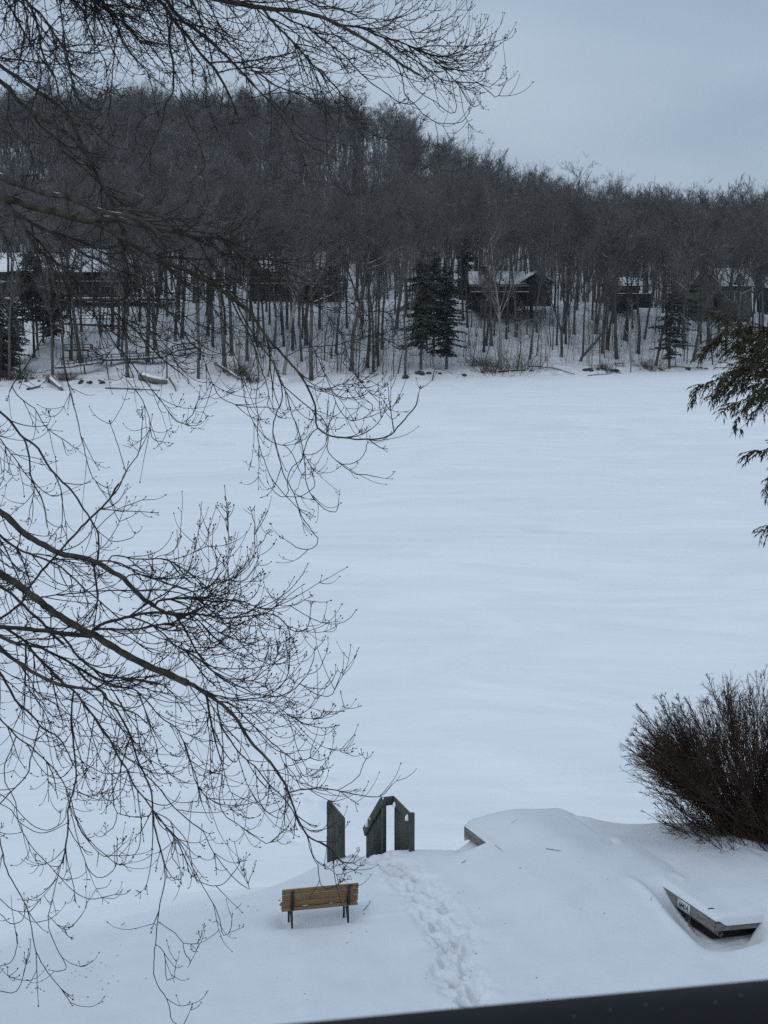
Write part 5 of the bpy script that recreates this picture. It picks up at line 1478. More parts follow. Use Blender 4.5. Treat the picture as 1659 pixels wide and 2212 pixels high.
def house_long():
    y = 262.0; x0, x1 = hx(-60, y), hx(291, y); zb, ze, zr = zz(645, y), zz(583.5, y), zz(551, y + 5)
    root = thing('lake_house', 'long low dark house with a snowy roof at the far left across the lake', 'house', ((x0 + x1) / 2, y + 5, zb))
    HOUSES.append((x0 - 1, x1 + 1, y - 5, y + 12))
    walls_mb(x0, x1, y, y + 10, zb - 1.5, ze, zr, 'x').build('wall', M['house_navy'], root)
    snow_roof(root, x0, x1, y, y + 10, ze, zr, 'x', .9)
    # raised middle part of the roof
    xa, xb = hx(118, y), hx(236, y); z2 = zz(570, y + 4)
    walls_mb(xa, xb, y + 4, y + 9.5, z2 - 1, zz(559, y + 4), zz(543, y + 6), 'x').build('wall', M['house_brown'], root)
    mb = MB(); gable(mb, xa, xb, y + 4, y + 9.5, zz(559, y + 4), zz(541, y + 7), 'x', .5, .34); mb.build('roof_snow', M['snow'], root)
    zu, zl = zz(592, y), zz(628, y)
    for u, w, t in ((10, 1.1, M['trim_dim']), (30, 1.1, M['trim_dim']), (41, 1.9, M['trim_dim']), (60, 1.2, M['trim_white']), (83, 1.3, M['trim_dim']), (118, 1.6, M['trim_dim']), (150, 1.6, M['trim_dim']), (185, 1.6, M['trim_dim']), (225, 2.0, M['trim_dim']), (262, 1.4, M['trim_dim'])):
        window(root, hx(u, y), zu, w, 1.35, y, t, 1 if w > 1.5 else 0)
    for u, w in ((70, 1.8), (100, 1.8), (135, 1.8), (165, 2.2), (200, 2.2), (240, 1.8), (270, 1.6)):
        window(root, hx(u, y), zl, w, 1.6, y, M['trim_dim'], 1)
    mb = MB(); mb.box(((x0 + x1) / 2 + 3, y - .35, zz(609, y)), (x1 - x0 - 6, .7, .16)); mb.build('ledge', M['house_brown'], root)
    mb = MB(); mb.box(((x0 + x1) / 2 + 3, y - .38, zz(609, y) + .13), (x1 - x0 - 6, .6, .10)); mb.build('ledge_snow', M['snow'], root)
    # white balcony with its stair at the left
    bx0, bx1 = hx(-14, y - 3), hx(14, y - 3); bz = zz(641, y - 3)
    mb = MB(); mb.box(((bx0 + bx1) / 2, y - 2.0, bz), (bx1 - bx0, 3.4, .18)); mb.build('balcony_floor', M['trim_white'], root)
    for k in range(13):
        mb = MB(); mb.box((bx0 + (bx1 - bx0) * k / 12, y - 3.7, bz + .95), (.10, .08, 1.7)); mb.build('baluster', M['trim_white'], root)
    for zq in (.3, 1.85, 2.25):
        mb = MB(); mb.box(((bx0 + bx1) / 2, y - 3.7, bz + zq), (bx1 - bx0 + .1, .10, .12)); mb.build('rail', M['trim_white'], root)
    mb = MB(); mb.beam((bx1 + .1, y - 2.8, bz + 2.3), (hx(38, y - 3), y - 2.8, zz(606, y - 3)), .9, .22); mb.build('stair', M['trim_dim'], root)
    return root
def terrace():
    y = 254.0; z = zz(648.5, y); x0, x1 = hx(-40, y), hx(380, y)
    root = thing('terrace', 'long snow-topped timber terrace edge running below the long dark house', 'terrace', ((x0 + x1) / 2, y, z))
    mb = MB(); mb.box(((x0 + x1) / 2, y + 2.6, z), (x1 - x0, 5.2, .42)); mb.build('deck_edge', M['old_wood'], root)
    mb = MB(); mb.box(((x0 + x1) / 2, y + 2.7, z + .38), (x1 - x0 - .1, 5.0, .33)); mb.build('deck_snow', M['snow'], root)
    for k in range(19):
        mb = MB(); xx = x0 + (x1 - x0) * k / 18; g = hz(xx, y + .3); mb.box((xx, y + .3, (g + z) / 2 - .1), (.2, .2, max(z - g, .3))); mb.build('post', M['old_wood'], root)
    xa, xb = hx(344, y - 1), hx(380, y - 1)
    deck_rail(root, xa, xb, y - 1, zz(665, y - 1), M['old_wood'], 4, 1.2)
    xs0, xs1 = hx(296, y), hx(313, y)
    mb = MB(); mb.box(((xs0 + xs1) / 2, y + 1.0, zz(634, y)), (xs1 - xs0, .5, .25)); mb.build('bench_snow', M['snow'], root)
    HOUSES.append((x0, x1, y - 1, y + 6))
def fence_mid():
    y = 240.0; x0, x1 = hx(140, y), hx(262, y); z = zz(698, y)
    root = thing('wooden_fence', 'two-rail wooden fence over a timber wall on the slope beside the pine', 'fence', ((x0 + x1) / 2, y, z))
    mb = MB(); mb.beam((x0, y + .1, z - .1), (x1, y + 2.0, z - .55), .2, .34); mb.build('retaining_beam', M['old_wood'], root)
    deck_rail(root, x0, x1, y + .1, z + .15, M['old_wood'], 7, 1.15, y + 2.0)
def house_mid():
    y = 270.0; x0, x1 = hx(548, y), hx(697, y); zb, ze, zr = zz(640, y), zz(583, y), zz(548, y + 5)
    root = thing('lake_house', 'dark brown house with deep snow on its roof, half hidden by the maple boughs', 'house', ((x0 + x1) / 2, y + 5, zb))
    HOUSES.append((x0 - 1, x1 + 1, y - 3, y + 12))
    walls_mb(x0, x1, y, y + 11, zb - 1.5, ze, zr, 'x').build('wall', M['house_brown'], root)
    snow_roof(root, x0, x1, y, y + 11, ze, zr, 'x', .8)
    for u, w in ((570, 1.3), (590, 1.3), (626, 1.0), (636, 1.0), (648, 1.2), (672, 1.4)):
        window(root, hx(u, y), zz(600, y), w, 1.9, y, M['trim_white'] if 620 < u < 660 else M['trim_dim'], 0)
    for u, w in ((575, 1.6), (605, 1.6), (650, 1.6), (680, 1.4)):
        window(root, hx(u, y), zz(627, y), w, 1.5, y, M['trim_dim'], 1)
    zd = zz(614, y); mb = MB(); mb.box(((x0 + x1) / 2, y - 1.2, zd), (x1 - x0, 2.4, .2)); mb.build('deck', M['house_brown'], root)
    mb = MB(); mb.box(((x0 + x1) / 2, y - 1.25, zd + .17), (x1 - x0 - .1, 2.2, .13)); mb.build('deck_snow', M['snow'], root)
    deck_rail(root, x0, x1, y - 2.35, zd + .1, M['house_brown'], 9, 1.0)
    mb = MB(); mb.box((hx(662, y), y + 6, zz(545, y + 6)), (1.1, 1.0, 3.4)); mb.build('chimney', M['house_brown'], root)
    return root
def house_lodge():
    y = 272.0
    root = thing('lake_lodge', 'dark gabled lodge with a railed deck on the bank, right of the fir pair', 'house', (hx(1100, y), y + 4, zz(650, y)))
    x0, x1 = hx(1016, y), hx(1124, y); zb, ze, zr = zz(655, y), zz(613, y + 1), zz(591, y + 6)
    HOUSES.append((hx(1000, y) - 1, hx(1188, y) + 1, y - 6, y + 12))
    walls_mb(x0, x1, y, y + 10, zb - 1, ze, zr, 'x').build('wall', M['house_dark'], root)
    snow_roof(root, x0, x1, y, y + 10, ze, zr, 'x', .7)
    # big right-hand gable facing the lake
    g0, g1 = hx(1118, y - 1.5), hx(1183, y - 1.5); zge, zgp = zz(609, y - 1.5), zz(589, y - 1.5)
    walls_mb(g0 + 1.2, g1, y - 1.5, y + 10.6, zz(650, y - 1.5) - 1, zge, zgp, 'y').build('wall', M['house_dark'], root)
    mb = MB(); gable(mb, g0 + .3, g1 + .2, y - 1.6, y + 10.6, zge + .02, zgp + .05, 'y', .35, .14); mb.build('roof', M['house_brown'], root)
    mb = MB(); gable(mb, g0 + .3, g1 + .2, y - 1.4, y + 10.6, zge + .18, zgp + .2, 'y', .3, .24); mb.build('roof_snow', M['snow'], root)
    # porch gable over the deck
    p0, p1 = hx(1037, y - 1), hx(1070, y - 1)
    walls_mb(p0 + .3, p1 - .3, y - .8, y + 2.5, zz(650, y), zz(615, y - .8), zz(600, y - .8), 'y').build('wall', M['house_dark'], root)
    mb = MB(); gable(mb, p0, p1, y - .9, y + 2.5, zz(614.5, y - .9), zz(599, y - .9), 'y', .3, .12); mb.build('roof', M['house_brown'], root)
    mb = MB(); gable(mb, p0, p1, y - .75, y + 2.5, zz(614.5, y - .9) + .14, zz(599, y - .9) + .14, 'y', .25, .22); mb.build('roof_snow', M['snow'], root)
    for u, w in ((1028, 1.3), (1049, .9), (1058, .9), (1082, 1.5), (1100, 1.5), (1112, 1.0)):
        window(root, hx(u, y), zz(622, y), w, 1.4, y - (.8 if 1040 < u < 1070 else 0), M['trim_dim'], 1 if w > 1.2 else 0)
    zd = zz(632, y - 3); d0, d1 = hx(1012, y - 3), hx(1136, y - 3)
    mb = MB(); mb.box(((d0 + d1) / 2, y - 1.9, zd), (d1 - d0, 2.2, .22)); mb.build('deck', M['house_brown'], root)
    mb = MB(); mb.box(((d0 + d1) / 2, y - 1.9, zd + .17), (d1 - d0 - .1, 2.1, .12)); mb.build('deck_snow', M['snow'], root)
    deck_rail(root, d0, d1, y - 3.05, zd + .15, M['house_brown'], 10, 1.0)
    mb = MB(); mb.box(((d0 + d1) / 2 - .5, y - 1.0, (zd + zb) / 2 - .7), (d1 - d0, .2, zd - zb + 1)); mb.build('skirting', M['house_dark'], root)
    for k in range(7):
        mb = MB(); xx = d0 + .3 + (d1 - d0 - .6) * k / 6; g = hz(xx, y - 2.9); mb.box((xx, y - 2.9, (g + zd) / 2 - .2), (.18, .18, max(zd - g, .3))); mb.build('deck_post', M['house_brown'], root)
    mb = MB(); mb.box((hx(1040, y + 4), y + 4, zz(594, y + 4)), (1.2, 1.1, 3.2)); mb.build('chimney', M['house_dark'], root)
    return root
def house_cabin():
    y = 292.0; x0, x1 = hx(1306, y), hx(1368, y); zb, ze, zr = zz(648, y), zz(617, y), zz(603, y + 4)
    root = thing('cabin', 'small brown cabin on a dark skirted deck, left of the spruce', 'house', ((x0 + x1) / 2, y + 4, zb))
    HOUSES.append((x0 - 2, x1 + 4, y - 4, y + 10))
    walls_mb(x0, x1, y, y + 8, zb - 2, ze, zr, 'x').build('wall', M['house_brown'], root)
    snow_roof(root, x0, x1, y, y + 8, ze, zr, 'x', .6)
    for u, w in ((1318, 1.3), (1336, 1.6), (1354, 1.2)): window(root, hx(u, y), zz(627, y), w, 1.2, y, M['trim_dim'], 1)
    d0, d1 = hx(1303, y - 3), hx(1396, y - 3); zd = zz(636, y - 3)
    mb = MB(); mb.box(((d0 + d1) / 2, y - 1.6, zd), (d1 - d0, 3.0, .22)); mb.build('deck', M['house_brown'], root)
    mb = MB(); mb.box(((d0 + d1) / 2, y - 1.6, zd + .18), (d1 - d0 - .2, 2.9, .15)); mb.build('deck_snow', M['snow'], root)
    mb = MB(); mb.box(((d0 + d1) / 2, y - 3.0, zd - 1.4), (d1 - d0, .15, 2.6)); mb.build('skirting', M['house_dark'], root)
    return root
def house_sage():
    y = 300.0
    root = thing('lake_house', 'grey-green house with white framed windows and a dormer, far right shore', 'house', (hx(1550, y), y + 5, zz(675, y)))
    x0, x1 = hx(1500, y), hx(1606, y); zb, ze, zr = zz(678, y), zz(617, y), zz(583, y + 6)
    HOUSES.append((hx(1478, y), x1 + 1, y - 4, y + 13))
    g0, g1 = hx(1480, y - 1), hx(1526, y - 1)
    walls_mb(x0 + 4, x1, y, y + 11, zb - 1.5, ze, zr, 'x').build('wall', M['house_sage'], root)
    snow_roof(root, x0 + 4, x1, y, y + 11, ze, zr, 'x', .5)
    walls_mb(g0, g1, y - 1, y + 11, zz(672, y) - 1.5, zz(612, y - 1), zz(579, y - 1), 'y').build('wall', M['house_sage'], root)
    mb = MB(); gable(mb, g0, g1, y - 1.1, y + 11, zz(612, y - 1), zz(578, y - 1), 'y', .35, .14); mb.build('roof', M['trim_dim'], root)
    mb = MB(); gable(mb, g0, g1, y - .95, y + 11, zz(612, y - 1) + .16, zz(578, y - 1) + .16, 'y', .3, .25); mb.build('roof_snow', M['snow'], root)
    m0, m1 = hx(1569, y - .4), hx(1590, y - .4)
    walls_mb(m0, m1, y - .4, y + 4.5, ze, zz(606, y), zz(588, y), 'y').build('dormer_wall', M['house_sage'], root)
    mb = MB(); gable(mb, m0, m1, y - .5, y + 4.5, zz(607, y), zz(586.5, y), 'y', .25, .25); mb.build('dormer_snow', M['snow'], root)
    window(root, hx(1579.5, y), zz(601, y), .9, 1.0, y - .4, M['trim_dim'])
    for u, w in ((1554, .75), (1558.5, .75), (1566.5, .7), (1574.5, .9), (1588, .8)): window(root, hx(u, y), zz(640.5, y), w, 2.2, y, M['trim_white'])
    for u, w in ((1502, 1.4), (1508.5, .9)): window(root, hx(u, y), zz(640, y), w, 1.5, y - 1, M['trim_dim'])
    return root
def house_edge():
    y = 312.0; x0, x1 = hx(1638, y), hx(1760, y); zb, ze, zr = zz(655, y), zz(620, y), zz(602, y + 4)
    root = thing('lake_house', 'low dark house with a snowy eave at the far right edge', 'house', ((x0 + x1) / 2, y + 4, zb))
    HOUSES.append((x0 - 1, x1, y - 2, y + 10))
    walls_mb(x0, x1, y, y + 8, zb - 2, ze, zr, 'x').build('wall', M['house_navy'], root); snow_roof(root, x0, x1, y, y + 8, ze, zr, 'x', .6)
    for u in (1652, 1680, 1710): window(root, hx(u, y), zz(634, y), 1.3, 1.5, y, M['trim_dim'], 1)
def hill_house(u, v, y, w, d, h, rise, label, along, wall='house_dark'):
    x = hx(u, y); z = zz(v, y)
    root = thing('hill_house', label, 'house', (x, y + d / 2, z - h))
    g = min(hz(x, y), z - h); HOUSES.append((x - w / 2 - 1.5, x + w / 2 + 1.5, y - 9, y + d + 2))
    walls_mb(x - w / 2, x + w / 2, y, y + d, g - 1, z, z + rise, along).build('wall', M[wall], root)
    snow_roof(root, x - w / 2, x + w / 2, y, y + d, z, z + rise, along, .6)
    window(root, x - w * .22, z - 1.4, 1.3, 1.3, y, M['trim_dim']); window(root, x + w * .22, z - 1.4, 1.3, 1.3, y, M['trim_dim'])
house_long(); terrace(); fence_mid(); house_mid(); house_lodge(); house_cabin(); house_sage(); house_edge()
hill_house(1010, 386, 455, 9, 8, 4, 2.6, 'dark cabin with a snowy gable beside the tall spruce on the hill shoulder', 'y')
hill_house(920, 381, 470, 9, 8, 3, 2.0, 'house showing one snowy roof slope high on the wooded hill', 'x', 'house_brown')
hill_house(843, 386, 480, 7, 7, 3, 2.0, 'small snowy-roofed house, leftmost of those high on the hill', 'y')
hill_house(28, 392, 460, 16, 9, 3.5, 3.0, 'house with a wide snowy roof up the hillside at the left edge', 'x', 'house_brown')

# ------------------------------------------------------------------ boardwalk with stairs on the left bank
def boardwalk():
    W = M['old_wood']
    def pt(u, v, y): p = at_y(u, v, y); return p
    root = thing('boardwalk', 'weathered wooden boardwalk with railings stepping down the left bank to the shore', 'boardwalk', pt(180, 785, 226))
    def run(u0, v0, u1, v1, y0, y1, steps, width=1.6, rail=True, n=4):
        a, b = pt(u0, v0, y0), pt(u1, v1, y1)
        if steps > 1:
            for k in range(steps):
                f = (k + .5) / steps; mb = MB(); c = a * (1 - f) + b * f
                mb.box(c, (abs(b[0] - a[0]) / steps + .12, width, .16)); mb.build('step', W, root)
                mb = MB(); mb.box(c + [0, .1, .13], (abs(b[0] - a[0]) / steps + .06, width - .25, .09)); mb.build('step_snow', M['snow'], root)
        else:
            mb = MB(); mb.beam(a + [0, width / 2, 0], b + [0, width / 2, 0], width, .26); mb.build('walkway', W, root)
            mb = MB(); mb.beam(a + [0, width / 2 + .1, .19], b + [0, width / 2 + .1, .19], width - .25, .12); mb.build('walkway_snow', M['snow'], root)
        if rail:
            for h in (.95, .5):
                mb = MB(); mb.beam(a + [0, .05, h], b + [0, .05, h], .07, .12); mb.build('rail', W, root)
            for k in range(n + 1):
                f = k / n; c = a * (1 - f) + b * f; mb = MB(); mb.box(c + [0, .05, .45], (.13, .13, 1.05)); mb.build('rail_post', W, root)
    run(118, 795, 134, 794, 220, 220, 1, rail=False)
    run(134, 794, 160, 792, 221, 221, 3, n=2); run(160, 791, 186, 787, 221.5, 221.5, 3, n=2); run(186, 788, 222, 782, 222, 223, 3, n=3)
    run(222, 779, 300, 776, 224, 226, 1, n=4); run(300, 776, 352, 772, 226, 227, 1, n=5)
    run(352, 772, 384, 757, 227, 231, 6, n=3); run(384, 757, 420, 752, 231, 232, 1, n=3)
    run(222, 779, 196, 757, 224.5, 228, 6, n=2); run(140, 757, 200, 757, 229, 229, 1, n=3)
    for u, v, y in ((150, 757, 229.8), (190, 757, 229.8), (240, 779, 225), (280, 777, 226), (330, 774, 227.4), (400, 755, 232.5)):
        p = pt(u, v, y); g = hz(p[0], p[1]); mb = MB(); mb.box((p[0], p[1], (p[2] + g) / 2 - .2), (.2, .2, max(p[2] - g, .3) + .3)); mb.build('post', W, root)
boardwalk()

# ------------------------------------------------------------------ picnic table, logs and stones along the shore
def picnic():
    p = hill_hit(1336, 791); y = p[1]; x0 = hx(1319, y); x1 = hx(1341, y); xm = (x0 + x1) / 2; g = p[2]
    root = thing('picnic_table', 'small dark picnic table with snow on top near the far waterline', 'table', (xm, y, g))
    L = x1 - x0; W = M['dark_wood']
    mb = MB(); mb.box((xm, y, g + .76), (L, .75, .06)); mb.build('table_top', W, root)
    mb = MB(); mb.box((xm, y, g + .83), (L - .1, .65, .08)); mb.build('snow_patch', M['snow'], root)
    for s in (-1, 1):
        mb = MB(); mb.box((xm, y + s * .7, g + .45), (L, .26, .05)); mb.build('seat', W, root)
        for e in (-1, 1):
            mb = MB(); mb.beam((xm + e * L * .36, y + s * .15, g + .74), (xm + e * L * .36, y + s * .55, g - .1), .09, .06, up=(1, 0, 0)); mb.build('leg', W, root)
picnic()
def log(pts, r0, r1, mt, name, label, cat, group=None, rs=RS, snow=True, branches=0, extra_root=None):
    P = spline(np.array(pts, float), 10); root = thing(name, label, cat, P[0], 0, group)
    mb = MB(); mb.tubes(P, np.linspace(r0, r1, 10) * (1 + rs.uniform(-.1, .1, 10)), 8); mb.build('log_body', mt, root, smooth=True)
    if snow and r0 > .12:
        mb = MB(); mb.tubes(P[1:-1] + [0, 0, r0 * .62], np.linspace(r0, r1, 10)[1:-1] * .72, 6); mb.build('snow_cap', M['snow'], root, smooth=True)
    for k in range(branches):
        j = rs.randint(2, 9); e = P[j] + rs.normal(0, 1, 3) * [.9, .5, .5] + [0, 0, .5]; mb = MB(); mb.tubes(np.array([P[j], (P[j] + e) / 2 + rs.normal(0, .08, 3), e]), np.array([r1 * .6, r1 * .4, .015]), 4); mb.build('branch', mt, root)
    return root
def gp(u, v, dz=.1):
    p = on_plane(u, v, 0.0) if v > shv(u) + 1 else hill_hit(u, v)
    return np.array([p[0], p[1], max(p[2], 0) + dz])
def shv(u): return np.interp(u, _ush, _vsh)
log([gp(112, 824, .7), gp(122, 834, .45), gp(134, 844, .15)], .42, .22, M['driftwood'], 'fallen_log', 'thick pale log tilting down onto the ice at the left shore', 'log')
log([gp(60, 843, .15), gp(85, 838, .3), gp(115, 826, .7)], .20, .12, M['driftwood'], 'fallen_log', 'slim grey log lying left of the thick tilted log', 'log', branches=3)
log([gp(228, 840, .12), gp(275, 842, .15), gp(345, 845, .12)], .13, .07, M['driftwood'], 'fallen_log', 'long thin straight log lying on the ice left of centre', 'log', snow=False)
log([gp(312, 822, .55), gp(335, 828, .5), gp(368, 836, .2)], .62, .26, M['driftwood'], 'fallen_log', 'massive snow-capped log with a dark rotten end on the shore', 'log')
log([gp(372, 832, .5), gp(377, 840, .3), gp(380, 846, .1)], .16, .08, M['driftwood'], 'driftwood', 'short broken stub standing just right of the massive log', 'driftwood', snow=False, branches=2)
log([gp(470, 800, 1.1), gp(500, 812, .6), gp(520, 822, .2)], .26, .14, M['driftwood'], 'fallen_log', 'leaning broken trunk beside the upturned root heap', 'log', branches=4)
log([gp(934, 822, .1), gp(941, 812, .8), gp(975, 816, .2)], .12, .05, M['driftwood'], 'driftwood', 'bent driftwood branch on the ice below the fir pair', 'driftwood', snow=False, branches=3)
log([gp(1136, 797, .5), gp(1190, 802, .35), gp(1242, 810, .1)], .15, .07, M['far_bark'], 'fallen_log', 'slender fallen trunk slanting down to the ice below the dark lodge', 'log', snow=False, branches=2)
log([gp(1270, 812, .05), gp(1290, 811, .15), gp(1318, 809, .1)], .09, .06, M['driftwood'], 'driftwood', 'flat stick lying on the ice below the picnic table', 'driftwood', snow=False)
log([gp(1293, 796, .6), gp(1302, 802, .4), gp(1312, 808, .1)], .08, .05, M['driftwood'], 'driftwood', 'thin pole propped against the bank left of the picnic table', 'driftwood', snow=False)
log([gp(1440, 800, .3), gp(1480, 799, .35), gp(1515, 800, .2)], .10, .05, M['driftwood'], 'driftwood', 'row of tangled driftwood at the waterline right of the spruce', 'driftwood', snow=False, branches=7)
def rock(u, v, s, label, group=None):
    rs = np.random.RandomState(int(u * 7 + v)); p = gp(u, v, 0); s *= .75; mb = MB(); lump(mb, (0, 0, .06), (s, s * rs.uniform(.6, 1), s * rs.uniform(.35, .6)), rs, 8)
    o = mb.build('shore_rock', M['rock'], None, world_space=False); o.location = p; o.rotation_euler = (0, 0, rs.uniform(0, 3)); tag(o, label, 'rock', group)
G = 'dark stones along the far waterline'
for u, v, s, lb in [(783, 827, .75, 'dark stone at the waterline, left of the fir pair'), (795, 826, .45, 'small stone beside the dark stone left of the fir pair'), (876, 819, 1.0, 'wide mossy stone on the shore directly below the fir pair'),
                    (905, 816, 1.3, 'long mossy rock ledge between the fir pair and the lodge'), (925, 817, .7, 'round rock at the right end of the long ledge'), (948, 815, .5, 'low rock below the thin leaning sapling'), (1000, 816, .8, 'dark rock under the pale slanting trunk'),
                    (1040, 813, .6, 'flat rock with snow around it, left of the brushy thicket')]: rock(u, v, s, lb)
rr_ = np.random.RandomState(9)
NTH = ['first', 'second', 'third', 'fourth', 'fifth', 'sixth', 'seventh', 'eighth', 'ninth', 'tenth', 'eleventh', 'twelfth', 'thirteenth', 'fourteenth', 'fifteenth', 'sixteenth', 'seventeenth', 'eighteenth']
def rocks(n, u0, u1, vm, va, vb, s0, s1, txt, grp):
    for k, u in enumerate(sorted(u0 + rr_.uniform(0, u1 - u0, n))): rock(u, vm + rr_.uniform(va, vb), rr_.uniform(s0, s1), txt + ', ' + NTH[k] + ' from left', grp)
rocks(18, 1075, 1150, 808, -4, 5, .25, .55, 'small dark stone in the scatter below the lodge', 'scattered shore stones below the lodge')
rocks(9, 1255, 1340, 803, -4, 3, .5, 1.0, 'mossy stone in the heap by the picnic table', 'mossy stones near the picnic table')
rocks(16, 20, 350, 822, -4, 8, .35, .8, 'snow-edged dark stone along the left shore', 'stones along the left shore')
rocks(10, 1370, 1520, 797, -3, 4, .3, .6, 'small dark stone on shore below the spruce', 'stones on the shore below the spruce')

# ------------------------------------------------------------------ evergreens
def evergreen(name, label, pos, H, rad, seed, **kw):
    t, f = gen_fir(seed, H, rad, **kw)
    root = thing(name, label, 'tree', pos)
    t.build('trunk', M['far_bark'], root, smooth=True, world_space=False); f.build('crown', M['fir'], root, world_space=False)
    HOUSES.append((pos[0] - rad * .5, pos[0] + rad * .5, pos[1] - rad, pos[1] + 1))
    return root
evergreen('fir_tree', 'dark dense fir, left and broader one of the pair by the water', hill_hit(908, 800), 19, 3.7, 301, dens=1.3, bare=.18, irregular=.75, gap=.15, col=3.2)
evergreen('fir_tree', 'dark ragged fir, right one of the pair by the water', hill_hit(962, 798), 18, 3.5, 302, dens=1.3, bare=.12, irregular=.8, gap=.18, col=2.8)
evergreen('fir_tree', 'slim dark fir standing behind the gap of the fir pair', hill_hit(935, 770), 18.5, 3.2, 303, dens=1.2, bare=.2, irregular=.8, gap=.15, col=3.0)
evergreen('pine_tree', 'large dark pine with a thick bare lower trunk above the boardwalk', hill_hit(86, 772), 17.0, 5.4, 304, bare=.33, dens=1.4, irregular=.6, droop=.12, col=3.0)
evergreen('pine_tree', 'slender drooping pine just right of the thick-trunked pine', hill_hit(128, 748), 14, 3.2, 305, bare=.12, dens=1.2, irregular=.5)
evergreen('cedar_tree', 'grey-green feathery cedar at the left edge near the waterline', hill_hit(12, 815), 14, 4.6, 306, gap=.25, dens=1.2, irregular=.6, droop=.35)
evergreen('cedar_tree', 'second cedar behind the first at the left edge, darker', hill_hit(42, 790), 12, 3.4, 307, gap=.2, dens=1.1, irregular=.6)
evergreen('spruce_tree', 'sparse dark spruce with level boughs, left of the sage house', hill_hit(1436, 795), 17, 4.2, 308, gap=.5, dens=1.0, bare=.08, irregular=.8, droop=.2)
evergreen('spruce_tree', 'narrow dark spruce close behind the sparse one near the sage house', hill_hit(1466, 740), 18, 3.4, 309, gap=.35, dens=1.1, bare=.2, irregular=.7)
evergreen('fir_tree', 'dark fir standing uphill between the fir pair and the lodge', hill_at(1000, 296), 15, 3.4, 310, dens=1.1, irregular=.4)
evergreen('spruce_tree', 'tall pointed spruce on the hill shoulder against the sky', hill_at(985, 462), 16.5, 3.6, 311, dens=1.0, irregular=.3)
evergreen('pine_tree', 'round dark pine crown on the lower hill crest right of the spruce', hill_at(1160, 415), 14, 4.6, 312, bare=.25, dens=1.2, irregular=.4, droop=.1)
evergreen('fir_tree', 'dark fir behind the dark brown house', hill_at(720, 292), 15, 3.4, 313, dens=1.0, irregular=.4)

# ------------------------------------------------------------------ bare trees one by one
REG = [(-300, 62, 'by the left cedars'), (62, 300, 'near the boardwalk'), (300, 420, 'right of the boardwalk'), (420, 560, 'left of the brown house'), (560, 700, 'below the brown house'),
       (700, 890, 'left of the fir pair'), (890, 1005, 'among the fir pair'), (1005, 1120, 'below the lodge deck'), (1120, 1240, 'below the lodge gable'), (1240, 1345, 'above the picnic table'),
       (1345, 1415, 'below the small cabin'), (1415, 1500, 'by the sparse spruce'), (1500, 2000, 'by the sage house')]
S5, S6, S4, S3 = (1600, 900, 2.074), (2300, 900, 2.2914), (800, 900, 2.074), (0, 900, 2.074)
TT = []
def add(fr, lst):
    for it in lst:
        x, y, w = it[:3]; k = it[3] if len(it) > 3 else ''
        TT.append(((fr[0] + x / fr[2]) * 1659 / 3024, (fr[1] + y / fr[2]) * 1659 / 3024, w / fr[2] * 1659 / 3024, k))
add(S5, [(115, 1020, 18), (160, 1000, 14), (45, 910, 20), (450, 745, 14), (485, 810, 16), (505, 960, 10), (520, 1130, 8, 'r'), (610, 1190, 10, 'r'), (635, 960, 22), (680, 955, 26), (700, 880, 14), (750, 1155, 27, 'p'), (800, 780, 12), (875, 890, 28),
         (905, 770, 8), (890, 1180, 14, 'r'), (990, 1070, 16), (992, 760, 30), (1045, 850, 16), (1040, 1040, 10), (1075, 1150, 8), (1155, 970, 9), (1170, 990, 12), (1205, 950, 14), (1245, 1050, 32, 'f'), (1275, 940, 14), (1345, 860, 16), (1390, 1085, 28, 'c'),
         (1415, 1040, 16), (1515, 860, 20), (1555, 1110, 8), (1570, 1020, 18), (1610, 990, 24), (1590, 1050, 10), (1490, 1150, 7), (1300, 950, 7), (585, 715, 14), (745, 700, 14), (1110, 730, 12), (1090, 735, 9)])
add(S6, [(20, 1240, 8), (70, 950, 22, 'r'), (115, 1225, 8), (132, 1120, 23), (172, 1090, 25), (220, 1060, 10), (258, 1180, 34), (345, 1020, 28), (385, 1310, 14, 'p'), (450, 1130, 32), (500, 1000, 30, 'r'), (600, 940, 12), (605, 1240, 19, 'r'),
         (715, 1180, 26), (785, 1240, 8), (850, 1080, 26), (860, 1200, 12), (885, 1220, 9), (935, 1200, 25, 'r'), (1005, 1050, 14), (1030, 1180, 10, 'r'), (1085, 1110, 44), (1115, 1230, 14), (1440, 800, 24), (1520, 950, 20), (1550, 970, 24), (1585, 950, 32, 'p'), (1000, 780, 16), (660, 760, 22)])
add(S4, [(65, 880, 28), (200, 1170, 36), (255, 1040, 34), (375, 1085, 27), (460, 965, 20), (540, 1210, 14), (665, 1190, 32, 'rp'), (775, 980, 12), (850, 955, 34), (890, 1240, 36), (995, 1080, 14), (1055, 1060, 14), (1105, 1170, 10), (1215, 1165, 36), (1250, 1190, 10),
         (1270, 1220, 14), (1345, 1140, 28), (1390, 1170, 22), (1430, 1125, 20), (1465, 1190, 10), (1555, 1215, 8), (1590, 1185, 10, 'r'), (1575, 825, 34), (1645, 1215, 20), (1310, 780, 16), (795, 790, 20), (560, 780, 16), (700, 820, 22), (960, 800, 18), (1180, 820, 16)])
add(S3, [(30, 1250, 16), (50, 1240, 8), (120, 1240, 22), (210, 1210, 12), (465, 1200, 18), (560, 960, 10), (700, 1100, 34), (730, 1190, 14), (960, 835, 28), (1005, 970, 26), (1045, 650, 20), (1070, 1215, 28), (1230, 1090, 42), (1300, 990, 36), (1385, 1225, 14),
         (1465, 920, 28), (1515, 890, 30), (1640, 1225, 20), (870, 850, 14), (900, 860, 12), (130, 640, 24), (160, 640, 16), (1180, 760, 20), (1400, 720, 18), (1360, 540, 18)])
trs = np.random.RandomState(77)
recs = []
